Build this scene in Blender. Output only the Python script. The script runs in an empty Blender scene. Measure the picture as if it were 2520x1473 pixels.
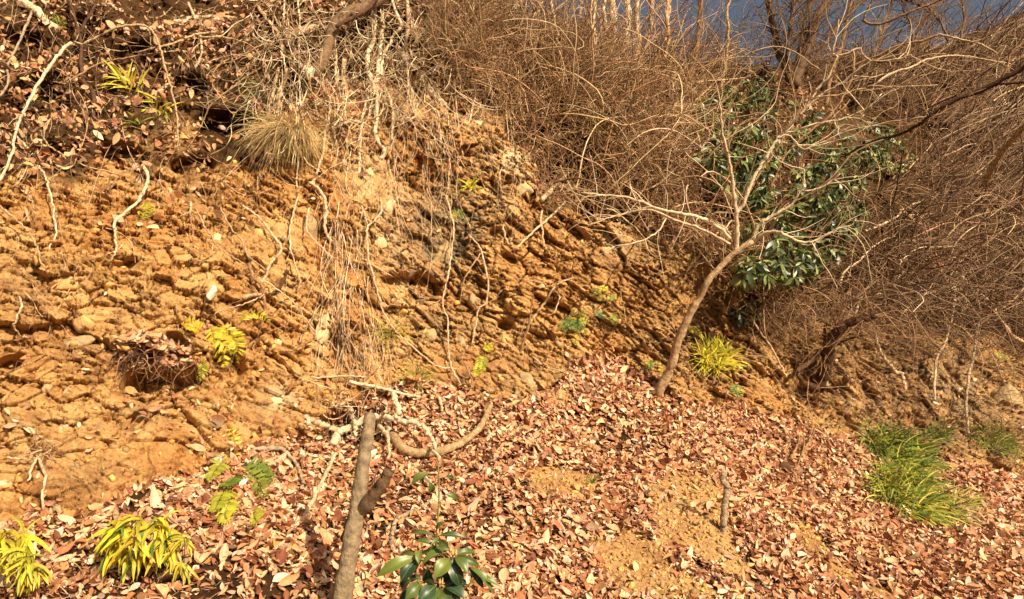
import bpy, math, random
import numpy as np
from mathutils import Vector

# ------------------------------------------------------------------ camera, sky, sun, exposure
SC = bpy.context.scene
COL = SC.collection
F, CX, CY = 1700.0, 1260.0, 736.5            # measuring frame: 2520 x 1473
PITCH = math.radians(4.0)
cam_d = bpy.data.cameras.new("camera")
cam_d.sensor_fit = 'HORIZONTAL'
cam_d.sensor_width = 36.0
cam_d.lens = 36.0 * F / 2520.0
cam_d.clip_start = 0.05
cam_d.clip_end = 2000
cam = bpy.data.objects.new("camera", cam_d)
COL.objects.link(cam)
cam.location = (0, 0, 0)
cam.rotation_euler = (math.radians(90) + PITCH, 0, 0)
SC.camera = cam

SUN_ELEV, SUN_AZ = math.radians(37), math.radians(39)     # azimuth: from straight behind the camera towards the right
SUNV = Vector((math.cos(SUN_ELEV) * math.sin(SUN_AZ), -math.cos(SUN_ELEV) * math.cos(SUN_AZ), math.sin(SUN_ELEV)))
world = bpy.data.worlds.new("World")
SC.world = world
world.use_nodes = True
wn = world.node_tree
bg = wn.nodes["Background"]
sky = wn.nodes.new("ShaderNodeTexSky")
sky.sky_type = 'NISHITA'
sky.sun_disc = False
sky.sun_elevation = SUN_ELEV
sky.sun_rotation = math.pi - SUN_AZ
sky.dust_density = 8.0
sky.ozone_density = 0.3
sky.air_density = 1.3
wn.links.new(sky.outputs[0], bg.inputs[0])
bg.inputs[1].default_value = 0.055
sl = bpy.data.lights.new("sun", 'SUN')
sl.energy = 5.0
sl.angle = math.radians(0.5)
sl.color = (1.0, 0.86, 0.64)
sun = bpy.data.objects.new("sun", sl)
COL.objects.link(sun)
sun.rotation_euler = SUNV.to_track_quat('Z', 'Y').to_euler()
SC.view_settings.view_transform = 'Standard'
SC.view_settings.look = 'None'
SC.view_settings.exposure = 0.6
SC.view_settings.gamma = 1.0
SC.cycles.max_bounces = 5
SC.cycles.diffuse_bounces = 3
SC.cycles.glossy_bounces = 2
SC.cycles.transmission_bounces = 2

rng = np.random.default_rng(7)
random.seed(7)

# ------------------------------------------------------------------ pixel rays
CP, SP = math.cos(PITCH), math.sin(PITCH)
def world_at(x, y, D):
    x = np.asarray(x, float); y = np.asarray(y, float); D = np.asarray(D, float)
    rx = (x - CX) / F * D
    v = (CY - y) / F * D
    return np.stack([rx, D * CP - v * SP, D * SP + v * CP], -1)

def T(c, r, pts):
    return [(840 * c + p[0] / 3.0, 491 * r + p[1] / 3.0) for p in pts]

# ------------------------------------------------------------------ noise
def _hash(ix, iy, iz, seed):
    h = (ix.astype(np.int64) * 374761393 + iy.astype(np.int64) * 668265263 + iz.astype(np.int64) * 2147483647 + seed * 1274126177) & 0xFFFFFFFF
    h = ((h ^ (h >> 13)) * 1274126177) & 0xFFFFFFFF
    h = ((h ^ (h >> 16)) * 2246822519) & 0xFFFFFFFF
    return ((h ^ (h >> 15)) & 0xFFFFFF) / float(0xFFFFFF)

def vnoise(p, seed=0):
    i = np.floor(p).astype(np.int64); f = p - i
    f = f * f * f * (f * (f * 6 - 15) + 10)
    out = 0
    for dx in (0, 1):
        wx = f[..., 0] if dx else 1 - f[..., 0]
        for dy in (0, 1):
            wy = f[..., 1] if dy else 1 - f[..., 1]
            for dz in (0, 1):
                wz = f[..., 2] if dz else 1 - f[..., 2]
                out = out + wx * wy * wz * _hash(i[..., 0] + dx, i[..., 1] + dy, i[..., 2] + dz, seed)
    return out * 2 - 1

def fbm(p, octaves=4, seed=0, gain=0.5):
    s = 0; a = 1.0
    for o in range(octaves):
        s = s + a * vnoise(p * (2.03 ** o), seed + o * 17)
        a *= gain
    return s

def cells(q, seed):
    """2-D cellular noise: returns F1, F2, cell random (3) and offset vector to the cell centre"""
    i = np.floor(q).astype(np.int64)
    best = np.full(q.shape[:-1], 9.0); second = np.full(q.shape[:-1], 9.0)
    r1 = np.zeros(q.shape[:-1]); r2 = r1.copy(); r3 = r1.copy(); ox = r1.copy(); oy = r1.copy()
    z = np.zeros_like(i[..., 0])
    for dx in (-1, 0, 1):
        for dy in (-1, 0, 1):
            cx, cy = i[..., 0] + dx, i[..., 1] + dy
            px = cx + _hash(cx, cy, z, seed); py = cy + _hash(cx, cy, z + 1, seed)
            ex, ey = q[..., 0] - px, q[..., 1] - py
            d = np.sqrt(ex * ex + ey * ey)
            m = d < best
            second = np.where(m, best, np.minimum(second, d))
            best = np.where(m, d, best)
            ox = np.where(m, ex, ox); oy = np.where(m, ey, oy)
            r1 = np.where(m, _hash(cx, cy, z + 2, seed), r1)
            r2 = np.where(m, _hash(cx, cy, z + 3, seed), r2)
            r3 = np.where(m, _hash(cx, cy, z + 4, seed), r3)
    return best, second, r1, r2, r3, ox, oy

def sstep(a, b, x):
    t = np.clip((x - a) / (b - a), 0, 1)
    return t * t * (3 - 2 * t)

# ------------------------------------------------------------------ mesh helpers
def unit(v):
    return v / np.maximum(np.linalg.norm(v, axis=-1, keepdims=True), 1e-9)

class MB:
    """collects geometry of ONE part"""
    def __init__(self):
        self.v = []; self.q = []; self.t = []; self.c = []; self.n = 0
    def add(self, V, Q=None, Tr=None, C=None):
        V = np.asarray(V, float).reshape(-1, 3)
        if Q is not None and len(Q): self.q.append(np.asarray(Q, np.int64).reshape(-1, 4) + self.n)
        if Tr is not None and len(Tr): self.t.append(np.asarray(Tr, np.int64).reshape(-1, 3) + self.n)
        if C is None: C = np.ones((len(V), 3))
        C = np.asarray(C, float)
        if C.ndim == 1: C = np.tile(C, (len(V), 1))
        self.v.append(V); self.c.append(C.reshape(-1, C.shape[-1])); self.n += len(V)
    def build(self, name, mat, parent=None, base=None, smooth=True):
        V = np.concatenate(self.v); C = np.concatenate(self.c)
        if C.shape[1] == 3: C = np.concatenate([C, np.ones((len(C), 1))], 1)
        if parent is not None:
            pp = parent
            while pp is not None: V = V - np.array(pp.location); pp = pp.parent
        elif base is not None: V = V - np.asarray(base, float)
        Q = np.concatenate(self.q) if self.q else np.zeros((0, 4), np.int64)
        Tr = np.concatenate(self.t) if self.t else np.zeros((0, 3), np.int64)
        me = bpy.data.meshes.new(name)
        me.vertices.add(len(V)); me.vertices.foreach_set("co", V.astype(np.float32).ravel())
        nl = Q.size + Tr.size
        me.loops.add(nl)
        me.loops.foreach_set("vertex_index", np.concatenate([Q.ravel(), Tr.ravel()]).astype(np.int32))
        me.polygons.add(len(Q) + len(Tr))
        ls = np.concatenate([np.arange(len(Q)) * 4, Q.size + np.arange(len(Tr)) * 3]).astype(np.int32)
        me.polygons.foreach_set("loop_start", ls)
        if smooth: me.polygons.foreach_set("use_smooth", np.ones(len(ls), bool))
        a = me.color_attributes.new("Col", 'FLOAT_COLOR', 'POINT')
        a.data.foreach_set("color", C.astype(np.float32).ravel())
        me.materials.append(mat)
        me.update(); me.validate()
        o = bpy.data.objects.new(name, me); COL.objects.link(o)
        if parent is not None: o.parent = parent
        elif base is not None: o.location = tuple(base)
        return o

def tag(o, label=None, cat=None, group=None, kind=None):
    if label: o["label"] = label
    if cat: o["category"] = cat
    if group: o["group"] = group
    if kind: o["kind"] = kind
    return o

def thing(name, label, cat, loc, group=None):
    o = bpy.data.objects.new(name, None); COL.objects.link(o)
    o.location = tuple(float(a) for a in loc); o.empty_display_size = 0.1
    return tag(o, label, cat, group)

def tubes(mb, P, R, S=5, C=None, caps=False):
    """P (N,K,3) centre lines, R (N,K) radii"""
    P = np.asarray(P, float); R = np.asarray(R, float)
    N, K = R.shape
    t = unit(np.gradient(P, axis=1))
    ref = np.tile(np.array([0.31, 0.87, 0.38]), (N, 1))
    tm = unit(t.mean(1)); bad = np.abs((tm * unit(ref)).sum(-1)) > .85
    ref[bad] = (1, 0, 0.1)
    n1 = unit(np.cross(t, ref[:, None, :])); n2 = np.cross(t, n1)
    a = np.arange(S) * 2 * math.pi / S
    V = P[:, :, None, :] + R[:, :, None, None] * (np.cos(a)[None, None, :, None] * n1[:, :, None, :] + np.sin(a)[None, None, :, None] * n2[:, :, None, :])
    idx = np.arange(N * K * S).reshape(N, K, S)
    Q = np.stack([idx[:, :-1, :], np.roll(idx, -1, 2)[:, :-1, :], np.roll(idx, -1, 2)[:, 1:, :], idx[:, 1:, :]], -1).reshape(-1, 4)
    if C is None: Cv = None
    else:
        C = np.asarray(C, float)
        if C.ndim == 1: C = np.tile(C, (N, 1))
        Cv = np.repeat(C, K * S, 0)
    Tr = None
    if caps:
        tr = []
        for n in range(N):
            for k, rev in ((0, 0), (K - 1, 1)):
                ring = list(idx[n, k])
                for j in range(1, S - 1):
                    tr.append([ring[0], ring[j], ring[j + 1]] if rev else [ring[0], ring[j + 1], ring[j]])
        Tr = np.array(tr)
    mb.add(V, Q, Tr, Cv)

def catmull(pts, n):
    p = np.asarray(pts, float)
    if len(p) == 2:
        t = np.linspace(0, 1, n)[:, None]; return p[0] * (1 - t) + p[1] * t
    d = np.concatenate([[0], np.cumsum(np.linalg.norm(np.diff(p, axis=0), axis=1))])
    s = np.linspace(0, d[-1], n)
    pe = np.concatenate([[2 * p[0] - p[1]], p, [2 * p[-1] - p[-2]]])
    k = np.clip(np.searchsorted(d, s, 'right') - 1, 0, len(p) - 2)
    u = ((s - d[k]) / np.maximum(d[k + 1] - d[k], 1e-9))[:, None]
    a, b, c, e = pe[k], pe[k + 1], pe[k + 2], pe[k + 3]
    return 0.5 * ((2 * b) + (c - a) * u + (2 * a - 5 * b + 4 * c - e) * u ** 2 + (3 * b - a - 3 * c + e) * u ** 3)

def walk(P0, D0, step, K, curl, grav, seed, persist=0.6):
    """random-walk curves. P0,D0 (N,3), step (N,)"""
    r = np.random.default_rng(seed)
    N = len(P0); P = np.zeros((N, K, 3)); p = P0.copy(); d = unit(D0.copy()); w = np.zeros((N, 3))
    P[:, 0] = p
    g = np.asarray(grav, float)
    for k in range(1, K):
        w = persist * w + curl * r.normal(size=(N, 3))
        d = unit(d + w + g)
        p = p + d * step[:, None]
        P[:, k] = p
    return P

LT = np.array([0, .22, .5, .78, 1.0]); LW = np.array([0, .8, 1.0, .62, 0])
def leaves(mb, P, X, Z, L, W, curl, fold, C):
    """blade-shaped leaves. P base (N,3), X along, Z face normal, L, W (N,), curl = bend along, fold = V across"""
    N = len(P)
    X = unit(X); Y = unit(np.cross(Z, X)); Z = np.cross(X, Y)
    curl = np.broadcast_to(curl, (N,)); fold = np.broadcast_to(fold, (N,))
    V = np.zeros((N, 11, 3))
    def pt(t, s, w):
        zz = curl * L * (t * t) + fold * np.abs(s) * w * W * .5
        return P + X * (L * (t - .12 * abs(t) * np.abs(curl)))[:, None] + Y * (s * w * W * .5)[:, None] + Z * zz[:, None]
    V[:, 0] = pt(0, 0, 0)
    k = 1
    for j in (1, 2, 3):
        for s in (-1, 0, 1):
            V[:, k] = pt(LT[j], s, LW[j]); k += 1
    V[:, 10] = pt(1, 0, 0)
    o = (np.arange(N) * 11)[:, None]
    tr = np.array([[0, 2, 1], [0, 3, 2], [10, 7, 8], [10, 8, 9]])
    q = np.array([[1, 2, 5, 4], [2, 3, 6, 5], [4, 5, 8, 7], [5, 6, 9, 8]])
    mb.add(V, (o[:, :, None] + q[None]).reshape(-1, 4), (o[:, :, None] + tr[None]).reshape(-1, 3), np.repeat(C, 11, 0))

def ribbons(mb, P, W, side, fold, C):
    """drooping blades. P (N,K,3), W (N,K), side (N,3)"""
    N, K, _ = P.shape
    t = unit(np.gradient(P, axis=1))
    s = unit(side[:, None, :] - (side[:, None, :] * t).sum(-1, keepdims=True) * t)
    n = np.cross(t, s)
    V = np.stack([P - s * W[..., None] * .5 + n * (fold * W)[..., None], P, P + s * W[..., None] * .5 + n * (fold * W)[..., None]], 2)
    idx = np.arange(N * K * 3).reshape(N, K, 3)
    Q = np.concatenate([np.stack([idx[:, :-1, j], idx[:, :-1, j + 1], idx[:, 1:, j + 1], idx[:, 1:, j]], -1).reshape(-1, 4) for j in (0, 1)])
    mb.add(V, Q, None, np.repeat(C, K * 3, 0))

def pick(pal, n, r, jit=.18):
    pal = np.asarray(pal, float)
    c = pal[r.integers(0, len(pal), n)]
    return np.clip(c * (1 + jit * r.normal(size=(n, 1))) * (1 + .05 * r.normal(size=(n, 3))), .004, .95)

# ------------------------------------------------------------------ materials
def new_mat(name):
    m = bpy.data.materials.new(name); m.use_nodes = True
    nt = m.node_tree; b = nt.nodes["Principled BSDF"]
    return m, nt, b

def noise_node(nt, scale, detail=4, rough=.55, coord='Object'):
    tc = nt.nodes.new("ShaderNodeTexCoord"); n = nt.nodes.new("ShaderNodeTexNoise")
    n.inputs["Scale"].default_value = scale; n.inputs["Detail"].default_value = detail; n.inputs["Roughness"].default_value = rough
    nt.links.new(tc.outputs[coord], n.inputs["Vector"])
    return n

def ramp(nt, src, stops):
    r = nt.nodes.new("ShaderNodeValToRGB"); el = r.color_ramp.elements
    while len(el) < len(stops): el.new(.5)
    for e, (p, c) in zip(el, stops):
        e.position = p; e.color = (*c, 1) if len(c) == 3 else c
    nt.links.new(src, r.inputs[0]); return r

def mixc(nt, fac, a, b, mode='MIX'):
    m = nt.nodes.new("ShaderNodeMix"); m.data_type = 'RGBA'; m.blend_type = mode
    for s, v in ((m.inputs[0], fac), (m.inputs[6], a), (m.inputs[7], b)):
        if isinstance(v, (int, float)): s.default_value = v
        elif isinstance(v, tuple): s.default_value = (*v, 1)
        else: nt.links.new(v, s)
    return m.outputs[2]

def attr_mat(name, rough=.7, spec=.3, nscale=40, nlow=.6, nhigh=1.25, bump=0.0, bscale=60, trans=0.0, stretch=None):
    m, nt, b = new_mat(name)
    at = nt.nodes.new("ShaderNodeAttribute"); at.attribute_name = "Col"
    n = noise_node(nt, nscale)
    if stretch:
        mp = nt.nodes.new("ShaderNodeMapping"); mp.inputs["Scale"].default_value = stretch
        nt.links.new(n.inputs["Vector"].links[0].from_socket, mp.inputs[0]); nt.links.new(mp.outputs[0], n.inputs["Vector"])
    r = ramp(nt, n.outputs[0], [(.3, (nlow,) * 3), (.7, (nhigh,) * 3)])
    c = mixc(nt, 1.0, at.outputs[0], r.outputs[0], 'MULTIPLY')
    nt.links.new(c, b.inputs["Base Color"])
    b.inputs["Roughness"].default_value = rough
    b.inputs["Specular IOR Level"].default_value = spec
    if bump:
        bn = noise_node(nt, bscale, 6, .65); bp = nt.nodes.new("ShaderNodeBump")
        bp.inputs["Strength"].default_value = bump; bp.inputs["Distance"].default_value = .02
        nt.links.new(bn.outputs[0], bp.inputs["Height"]); nt.links.new(bp.outputs[0], b.inputs["Normal"])
    if trans:
        tr = nt.nodes.new("ShaderNodeBsdfTranslucent"); nt.links.new(c, tr.inputs[0])
        mx = nt.nodes.new("ShaderNodeMixShader"); mx.inputs[0].default_value = trans
        nt.links.new(b.outputs[0], mx.inputs[1]); nt.links.new(tr.outputs[0], mx.inputs[2])
        nt.links.new(mx.outputs[0], nt.nodes["Material Output"].inputs[0])
    return m

M_LEAF = attr_mat("dry_leaf", .6, .25, 30, .75, 1.2, trans=.12)
M_GREEN = attr_mat("evergreen_leaf", .40, .5, 18, .8, 1.2, trans=.1)
M_FERN = attr_mat("fern_leaf", .5, .3, 25, .7, 1.25, trans=.25)
M_BARK = attr_mat("bark", .85, .15, 22, .5, 1.3, bump=.8, bscale=45)
M_TWIG = attr_mat("twig_bark", .8, .2, 14, .65, 1.3)
M_ROCK = attr_mat("stone", .88, .2, 9, .6, 1.35, bump=.9, bscale=22)
M_GRASS = attr_mat("grass_blade", .6, .25, 12, .7, 1.25, trans=.2)

def ground_material():
    m, nt, b = new_mat("earth_and_rock")
    at = nt.nodes.new("ShaderNodeAttribute"); at.attribute_name = "Col"
    sep = nt.nodes.new("ShaderNodeSeparateColor"); nt.links.new(at.outputs[0], sep.inputs[0])
    n1 = noise_node(nt, 1.3, 6, .62); n2 = noise_node(nt, 7, 6, .65); n3 = noise_node(nt, 38, 5, .7); n4 = noise_node(nt, 2.6, 5, .6)
    c1 = ramp(nt, n1.outputs[0], [(.28, (.40, .175, .053)), (.45, (.54, .285, .10)), (.6, (.61, .37, .15)), (.75, (.54, .34, .155))])
    c2 = ramp(nt, n2.outputs[0], [(.3, (.62, .52, .45)), (.52, (1, 1, 1)), (.72, (1.18, 1.16, 1.1))])
    c = mixc(nt, 1.0, c1.outputs[0], c2.outputs[0], 'MULTIPLY')
    blk = ramp(nt, at.outputs["Alpha"], [(0, (.72, .68, .64)), (.5, (1, 1, 1)), (.85, (1.1, 1.12, 1.16)), (1, (1.2, 1.25, 1.35))])
    c = mixc(nt, 1.0, c, blk.outputs[0], 'MULTIPLY')
    c = mixc(nt, sep.outputs[2], c, (.235, .17, .10))                 # greyer rock; at the far right also painted dimness of the twig shade
    c = mixc(nt, sep.outputs[1], c, (.66, .50, .29))                   # pale rock
    stain = ramp(nt, n4.outputs[0], [(.5, (0, 0, 0)), (.72, (1, 1, 1))])
    st = mixc(nt, .5, c, (.33, .13, .035))
    c = mixc(nt, stain.outputs[0], c, st)
    hum = ramp(nt, n2.outputs[0], [(.3, (.010, .0045, .0022)), (.7, (.042, .018, .008))])  # dark humus, deepened to stand in for shade between leaves and twigs
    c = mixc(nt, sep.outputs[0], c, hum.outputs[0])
    sp = ramp(nt, n3.outputs[0], [(.3, (.7, .66, .62)), (.55, (1, 1, 1)), (.75, (1.22, 1.22, 1.22))])
    c = mixc(nt, 1.0, c, sp.outputs[0], 'MULTIPLY')
    nt.links.new(c, b.inputs["Base Color"])
    b.inputs["Roughness"].default_value = .95; b.inputs["Specular IOR Level"].default_value = .1
    bn = noise_node(nt, 26, 8, .7); bp = nt.nodes.new("ShaderNodeBump")
    bp.inputs["Strength"].default_value = .9; bp.inputs["Distance"].default_value = .035
    nt.links.new(bn.outputs[0], bp.inputs["Height"]); nt.links.new(bp.outputs[0], b.inputs["Normal"])
    return m

# ------------------------------------------------------------------ terrain: the bank
CTRL = np.array([
    (-400, 1560, 3.1), (0, 1560, 3.5), (600, 1560, 3.9), (1260, 1560, 4.3), (1900, 1560, 4.7), (2519, 1560, 5.1), (2920, 1560, 5.4),
    (-400, 1330, 3.9), (0, 1290, 4.5), (300, 1240, 4.9), (650, 1100, 6.0), (900, 1000, 7.0), (1100, 960, 7.5),
    (1400, 1000, 7.5), (1390, 880, 8.0), (1500, 900, 8.25), (1650, 980, 8.1), (1900, 1020, 8.7), (2150, 1070, 9.4), (2519, 1190, 9.3), (2920, 1250, 10),
    (0, 1473, 3.8), (600, 1300, 4.95), (1260, 1250, 5.75), (1900, 1250, 6.5), (2300, 1300, 7.0), (2519, 1400, 6.3),
    (-400, 1000, 4.4), (0, 1000, 5.0), (400, 1000, 5.6), (700, 900, 6.7),
    (-400, 700, 4.9), (0, 700, 5.6), (300, 700, 6.2), (600, 700, 6.9), (900, 700, 7.8), (1200, 700, 8.5), (1500, 700, 9.0), (1750, 720, 9.5), (2000, 780, 10.4), (2300, 850, 11.4), (2519, 900, 12.4), (2920, 900, 15),
    (-400, 400, 5.6), (0, 400, 6.5), (300, 400, 7.3), (600, 400, 8.0), (900, 400, 8.9), (1200, 400, 9.5), (1500, 400, 10.2), (1750, 450, 10.6), (2000, 500, 12.0), (2300, 520, 14.5), (2519, 550, 16.5), (2920, 550, 21),
    (-400, 0, 7.7), (0, 0, 8.8), (300, 0, 9.6), (600, 0, 10.3), (900, 0, 11.0), (1200, 80, 11.6), (1500, 170, 12.4), (1750, 220, 13.2), (2000, 260, 15.5), (2300, 250, 20.5), (2519, 250, 24), (2920, 250, 30),
    (-400, -450, 10.8), (0, -450, 12.3), (600, -450, 14), (1000, -250, 13.5), (1200, -100, 13.4), (1700, 100, 14.8), (2000, 120, 19), (2300, 90, 27), (2519, 20, 32), (2920, -100, 42)], float)

def tps_fit(p, v):
    n = len(p); d = np.linalg.norm(p[:, None] - p[None], axis=-1)
    Kx = np.where(d > 0, d * d * np.log(np.maximum(d, 1e-9)), 0) + np.eye(n) * 2e-3
    A = np.zeros((n + 3, n + 3)); A[:n, :n] = Kx; A[:n, n] = 1; A[:n, n + 1:] = p; A[n, :n] = 1; A[n + 1:, :n] = p.T
    return np.linalg.solve(A, np.concatenate([v, np.zeros(3)]))
_cp = CTRL[:, :2] / 1000.0
_cw = tps_fit(_cp, np.log(CTRL[:, 2]))
def base_depth(x, y):
    q = np.stack([x, y], -1).reshape(-1, 2) / 1000.0
    out = np.zeros(len(q))
    for s in range(0, len(q), 100000):
        b = q[s:s + 100000]; d2 = ((b[:, None] - _cp[None]) ** 2).sum(-1)
        U = np.where(d2 > 1e-16, .5 * d2 * np.log(np.maximum(d2, 1e-16)), 0)
        out[s:s + 100000] = U @ _cw[:-3] + _cw[-3] + b @ _cw[-2:]
    return np.exp(out).reshape(np.shape(x))

RX = np.array([-500, 800, 1000, 1150, 1250, 1350, 1500, 1700, 2000, 2150, 2300, 2420, 2519, 2950], float)
RY = np.array([-480, -420, -170, -10, 80, 115, 150, 165, 150, 125, 108, 70, 30, -110], float)
def ridge(x): return np.interp(x, RX, RY)

NX, NY, X0, X1, YB = 1300, 720, -380.0, 2900.0, 1556.0
gx = np.linspace(X0, X1, NX); gt = np.linspace(0, 1, NY)
GX = np.repeat(gx[None], NY, 0)
GY = YB + (ridge(GX) - YB) * gt[:, None]
GD = base_depth(GX, GY)
P = world_at(GX, GY, GD)
N = unit(np.cross(np.gradient(P, axis=1), np.gradient(P, axis=0)))
if N[..., 1].mean() > 0: N = -N

# zones, in the measuring frame
pn = np.stack([GX / 90.0, GY / 70.0, GX * 0], -1)
edge = fbm(pn, 4, 3) * 26
LBX = [-400, 0, 150, 320, 480, 640, 760, 830, 900, 1080, 1180, 1300, 1370, 1400, 1460, 1600, 1650, 1750, 1900, 2100, 2300, 2519, 2950]
LBY = [1275, 1268, 1265, 1215, 1170, 1088, 1082, 1010, 965, 955, 965, 985, 965, 895, 875, 935, 985, 1005, 1025, 1065, 1110, 1180, 1230]
def litter_base(x): return np.interp(x, LBX, LBY)
z_litter = sstep(-14, 18, GY - litter_base(GX) + edge * .7)
def blob(cx, cy, rx, ry, ang=0.0, x=None, y=None):
    x = GX if x is None else x; y = GY if y is None else y
    a = math.radians(ang); dx, dy = x - cx, y - cy
    u = (dx * math.cos(a) + dy * math.sin(a)) / rx; v = (-dx * math.sin(a) + dy * math.cos(a)) / ry
    return np.exp(-(u * u + v * v))
soil = np.clip(1.3 * blob(1390, 1180, 95, 38, 18) + 1.6 * blob(1700, 1250, 85, 70, 40) + 1.4 * blob(1745, 1330, 150, 40, 40) + 1.3 * blob(1580, 1400, 110, 55, 30) + 1.0 * blob(1680, 1440, 150, 40, 20)
               + .8 * blob(1960, 1300, 110, 30, 40) + .5 * blob(2130, 1440, 160, 40, 25) + .9 * blob(1150, 945, 60, 14) + .9 * blob(1390, 975, 40, 25), 0, 1.2)
soil = sstep(.36, .70, soil + .012 * edge)
z_slope = z_litter * 1.0
z_litter = z_litter * (1 - soil)
LUX = [-400, 0, 150, 300, 420, 560, 640, 700, 800, 900, 1000, 1100]
LUY = [480, 440, 470, 380, 400, 430, 380, 300, 300, 230, 225, 215]
z_upper = sstep(-30, 45, np.interp(GX, LUX, LUY) - GY + edge * 1.6) * sstep(1160, 1040, GX)
z_upper = z_upper * (1 - .8 * blob(440, 330, 40, 50))
THX = [1000, 1060, 1180, 1260, 1310, 1350, 1420, 1560, 1700, 1830, 1900, 2050, 2200, 2350, 2519, 2950]
THY = [-300, 200, 240, 330, 420, 500, 500, 560, 640, 740, 770, 790, 800, 830, 860, 900]
z_thick = sstep(-18, 30, np.interp(GX, THX, THY) - GY + edge)
z_patch = np.clip(.9 * blob(370, 860, 75, 35) + .5 * blob(500, 470, 90, 40), 0, 1)
z_grey = np.clip(1.0 * blob(1075, 610, 120, 80, 30) + .9 * blob(1120, 530, 120, 70) + .6 * blob(1100, 800, 110, 60) + .9 * blob(2280, 960, 340, 150, 15) + .35 * soil * sstep(960, 1010, GY) + .55 * blob(1720, 850, 150, 120) + .5 * blob(1560, 640, 140, 70) + .5 * blob(60, 720, 70, 60)
                 + .5 * blob(230, 860, 110, 50) + .45 * blob(220, 1170, 140, 50) + .5 * blob(370, 1010, 90, 45) + .45 * blob(1300, 930, 120, 50) + .5 * blob(660, 1010, 60, 60) + .5 * blob(1130, 930, 60, 60), 0, 1) * (.55 + .45 * sstep(-.3, .4, fbm(pn * 3, 4, 8)))
z_pale = np.clip(.8 * blob(690, 985, 40, 45) + .75 * blob(1250, 400, 60, 50) + .55 * blob(1290, 460, 60, 60) + .6 * blob(1160, 300, 40, 35) + .5 * blob(790, 800, 30, 60) + .55 * blob(910, 420, 50, 60) + .5 * blob(960, 500, 50, 40) + .5 * blob(960, 600, 70, 60)
                 + .6 * blob(1490, 600, 70, 35) + .35 * blob(960, 730, 70, 50), 0, 1) * sstep(-.5, .3, fbm(pn * 2.5, 4, 12))

# relief
cliff = np.clip(1 - .93 * z_slope - .55 * z_upper - .65 * z_thick, 0.0, 1)
Pq = P * 1.0
low = fbm(Pq * .8, 4, 21) * .20 + fbm(Pq * 2.2, 3, 33) * .085
warp = np.stack([fbm(Pq * 3.0, 3, 41), fbm(Pq * 3.0, 3, 57)], -1) * .05
sx = P[..., 0] + .25 * P[..., 1]; sy = P[..., 2] * 1.0 + P[..., 1] * .55
kx = np.interp(sx, [-4, -1.2, .6, 2.5, 4.5, 8], [.55, .0, .45, 1.35, 2.5, 4.5])           # the beds dip to the right of the spur
q0 = np.stack([sx - .25 * sy, sy * 1.28 + kx], -1) + warp
disp = np.zeros_like(GX); blockr = np.zeros_like(GX)
for i, (sc, amp, tilt, crack) in enumerate(((2.3, .050, .26, .075), (4.6, .036, .42, .06), (9.0, .026, .70, .035), (17.0, .017, .95, .018), (34.0, .009, 1.0, .006))):
    f1, f2, r1, r2, r3, ox, oy = cells(q0 * sc + .14 * np.stack([vnoise(Pq * sc * .9, 140 + i), vnoise(Pq * sc * .9, 150 + i)], -1), 100 + i)
    sel = sstep(.30, .6, fbm(Pq * (1.2 + .9 * i), 3, 70 + i) * .5 + .5)         # blocks break out in patches
    h = (r1 - .5) * 2 * amp + tilt * ((r2 - .75) * ox - (r3 * 1.3 - .1) * oy) / sc * .8
    gap = 1 - sstep(.0, .055, f2 - f1)
    disp += (h - crack * gap) * (.16 + .92 * sel)
    if i in (1, 2): blockr += .5 * r3
rough = fbm(Pq * 9, 4, 91) * .012 + fbm(Pq * 30, 3, 95) * .004
def hole(cx, cy, rx, ry, a, ang=0): return -a * sstep(.30, .62, blob(cx, cy, rx, ry, ang) + .004 * edge)
def bump(cx, cy, rx, ry, a, ang=0): return a * blob(cx, cy, rx, ry, ang)
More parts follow.
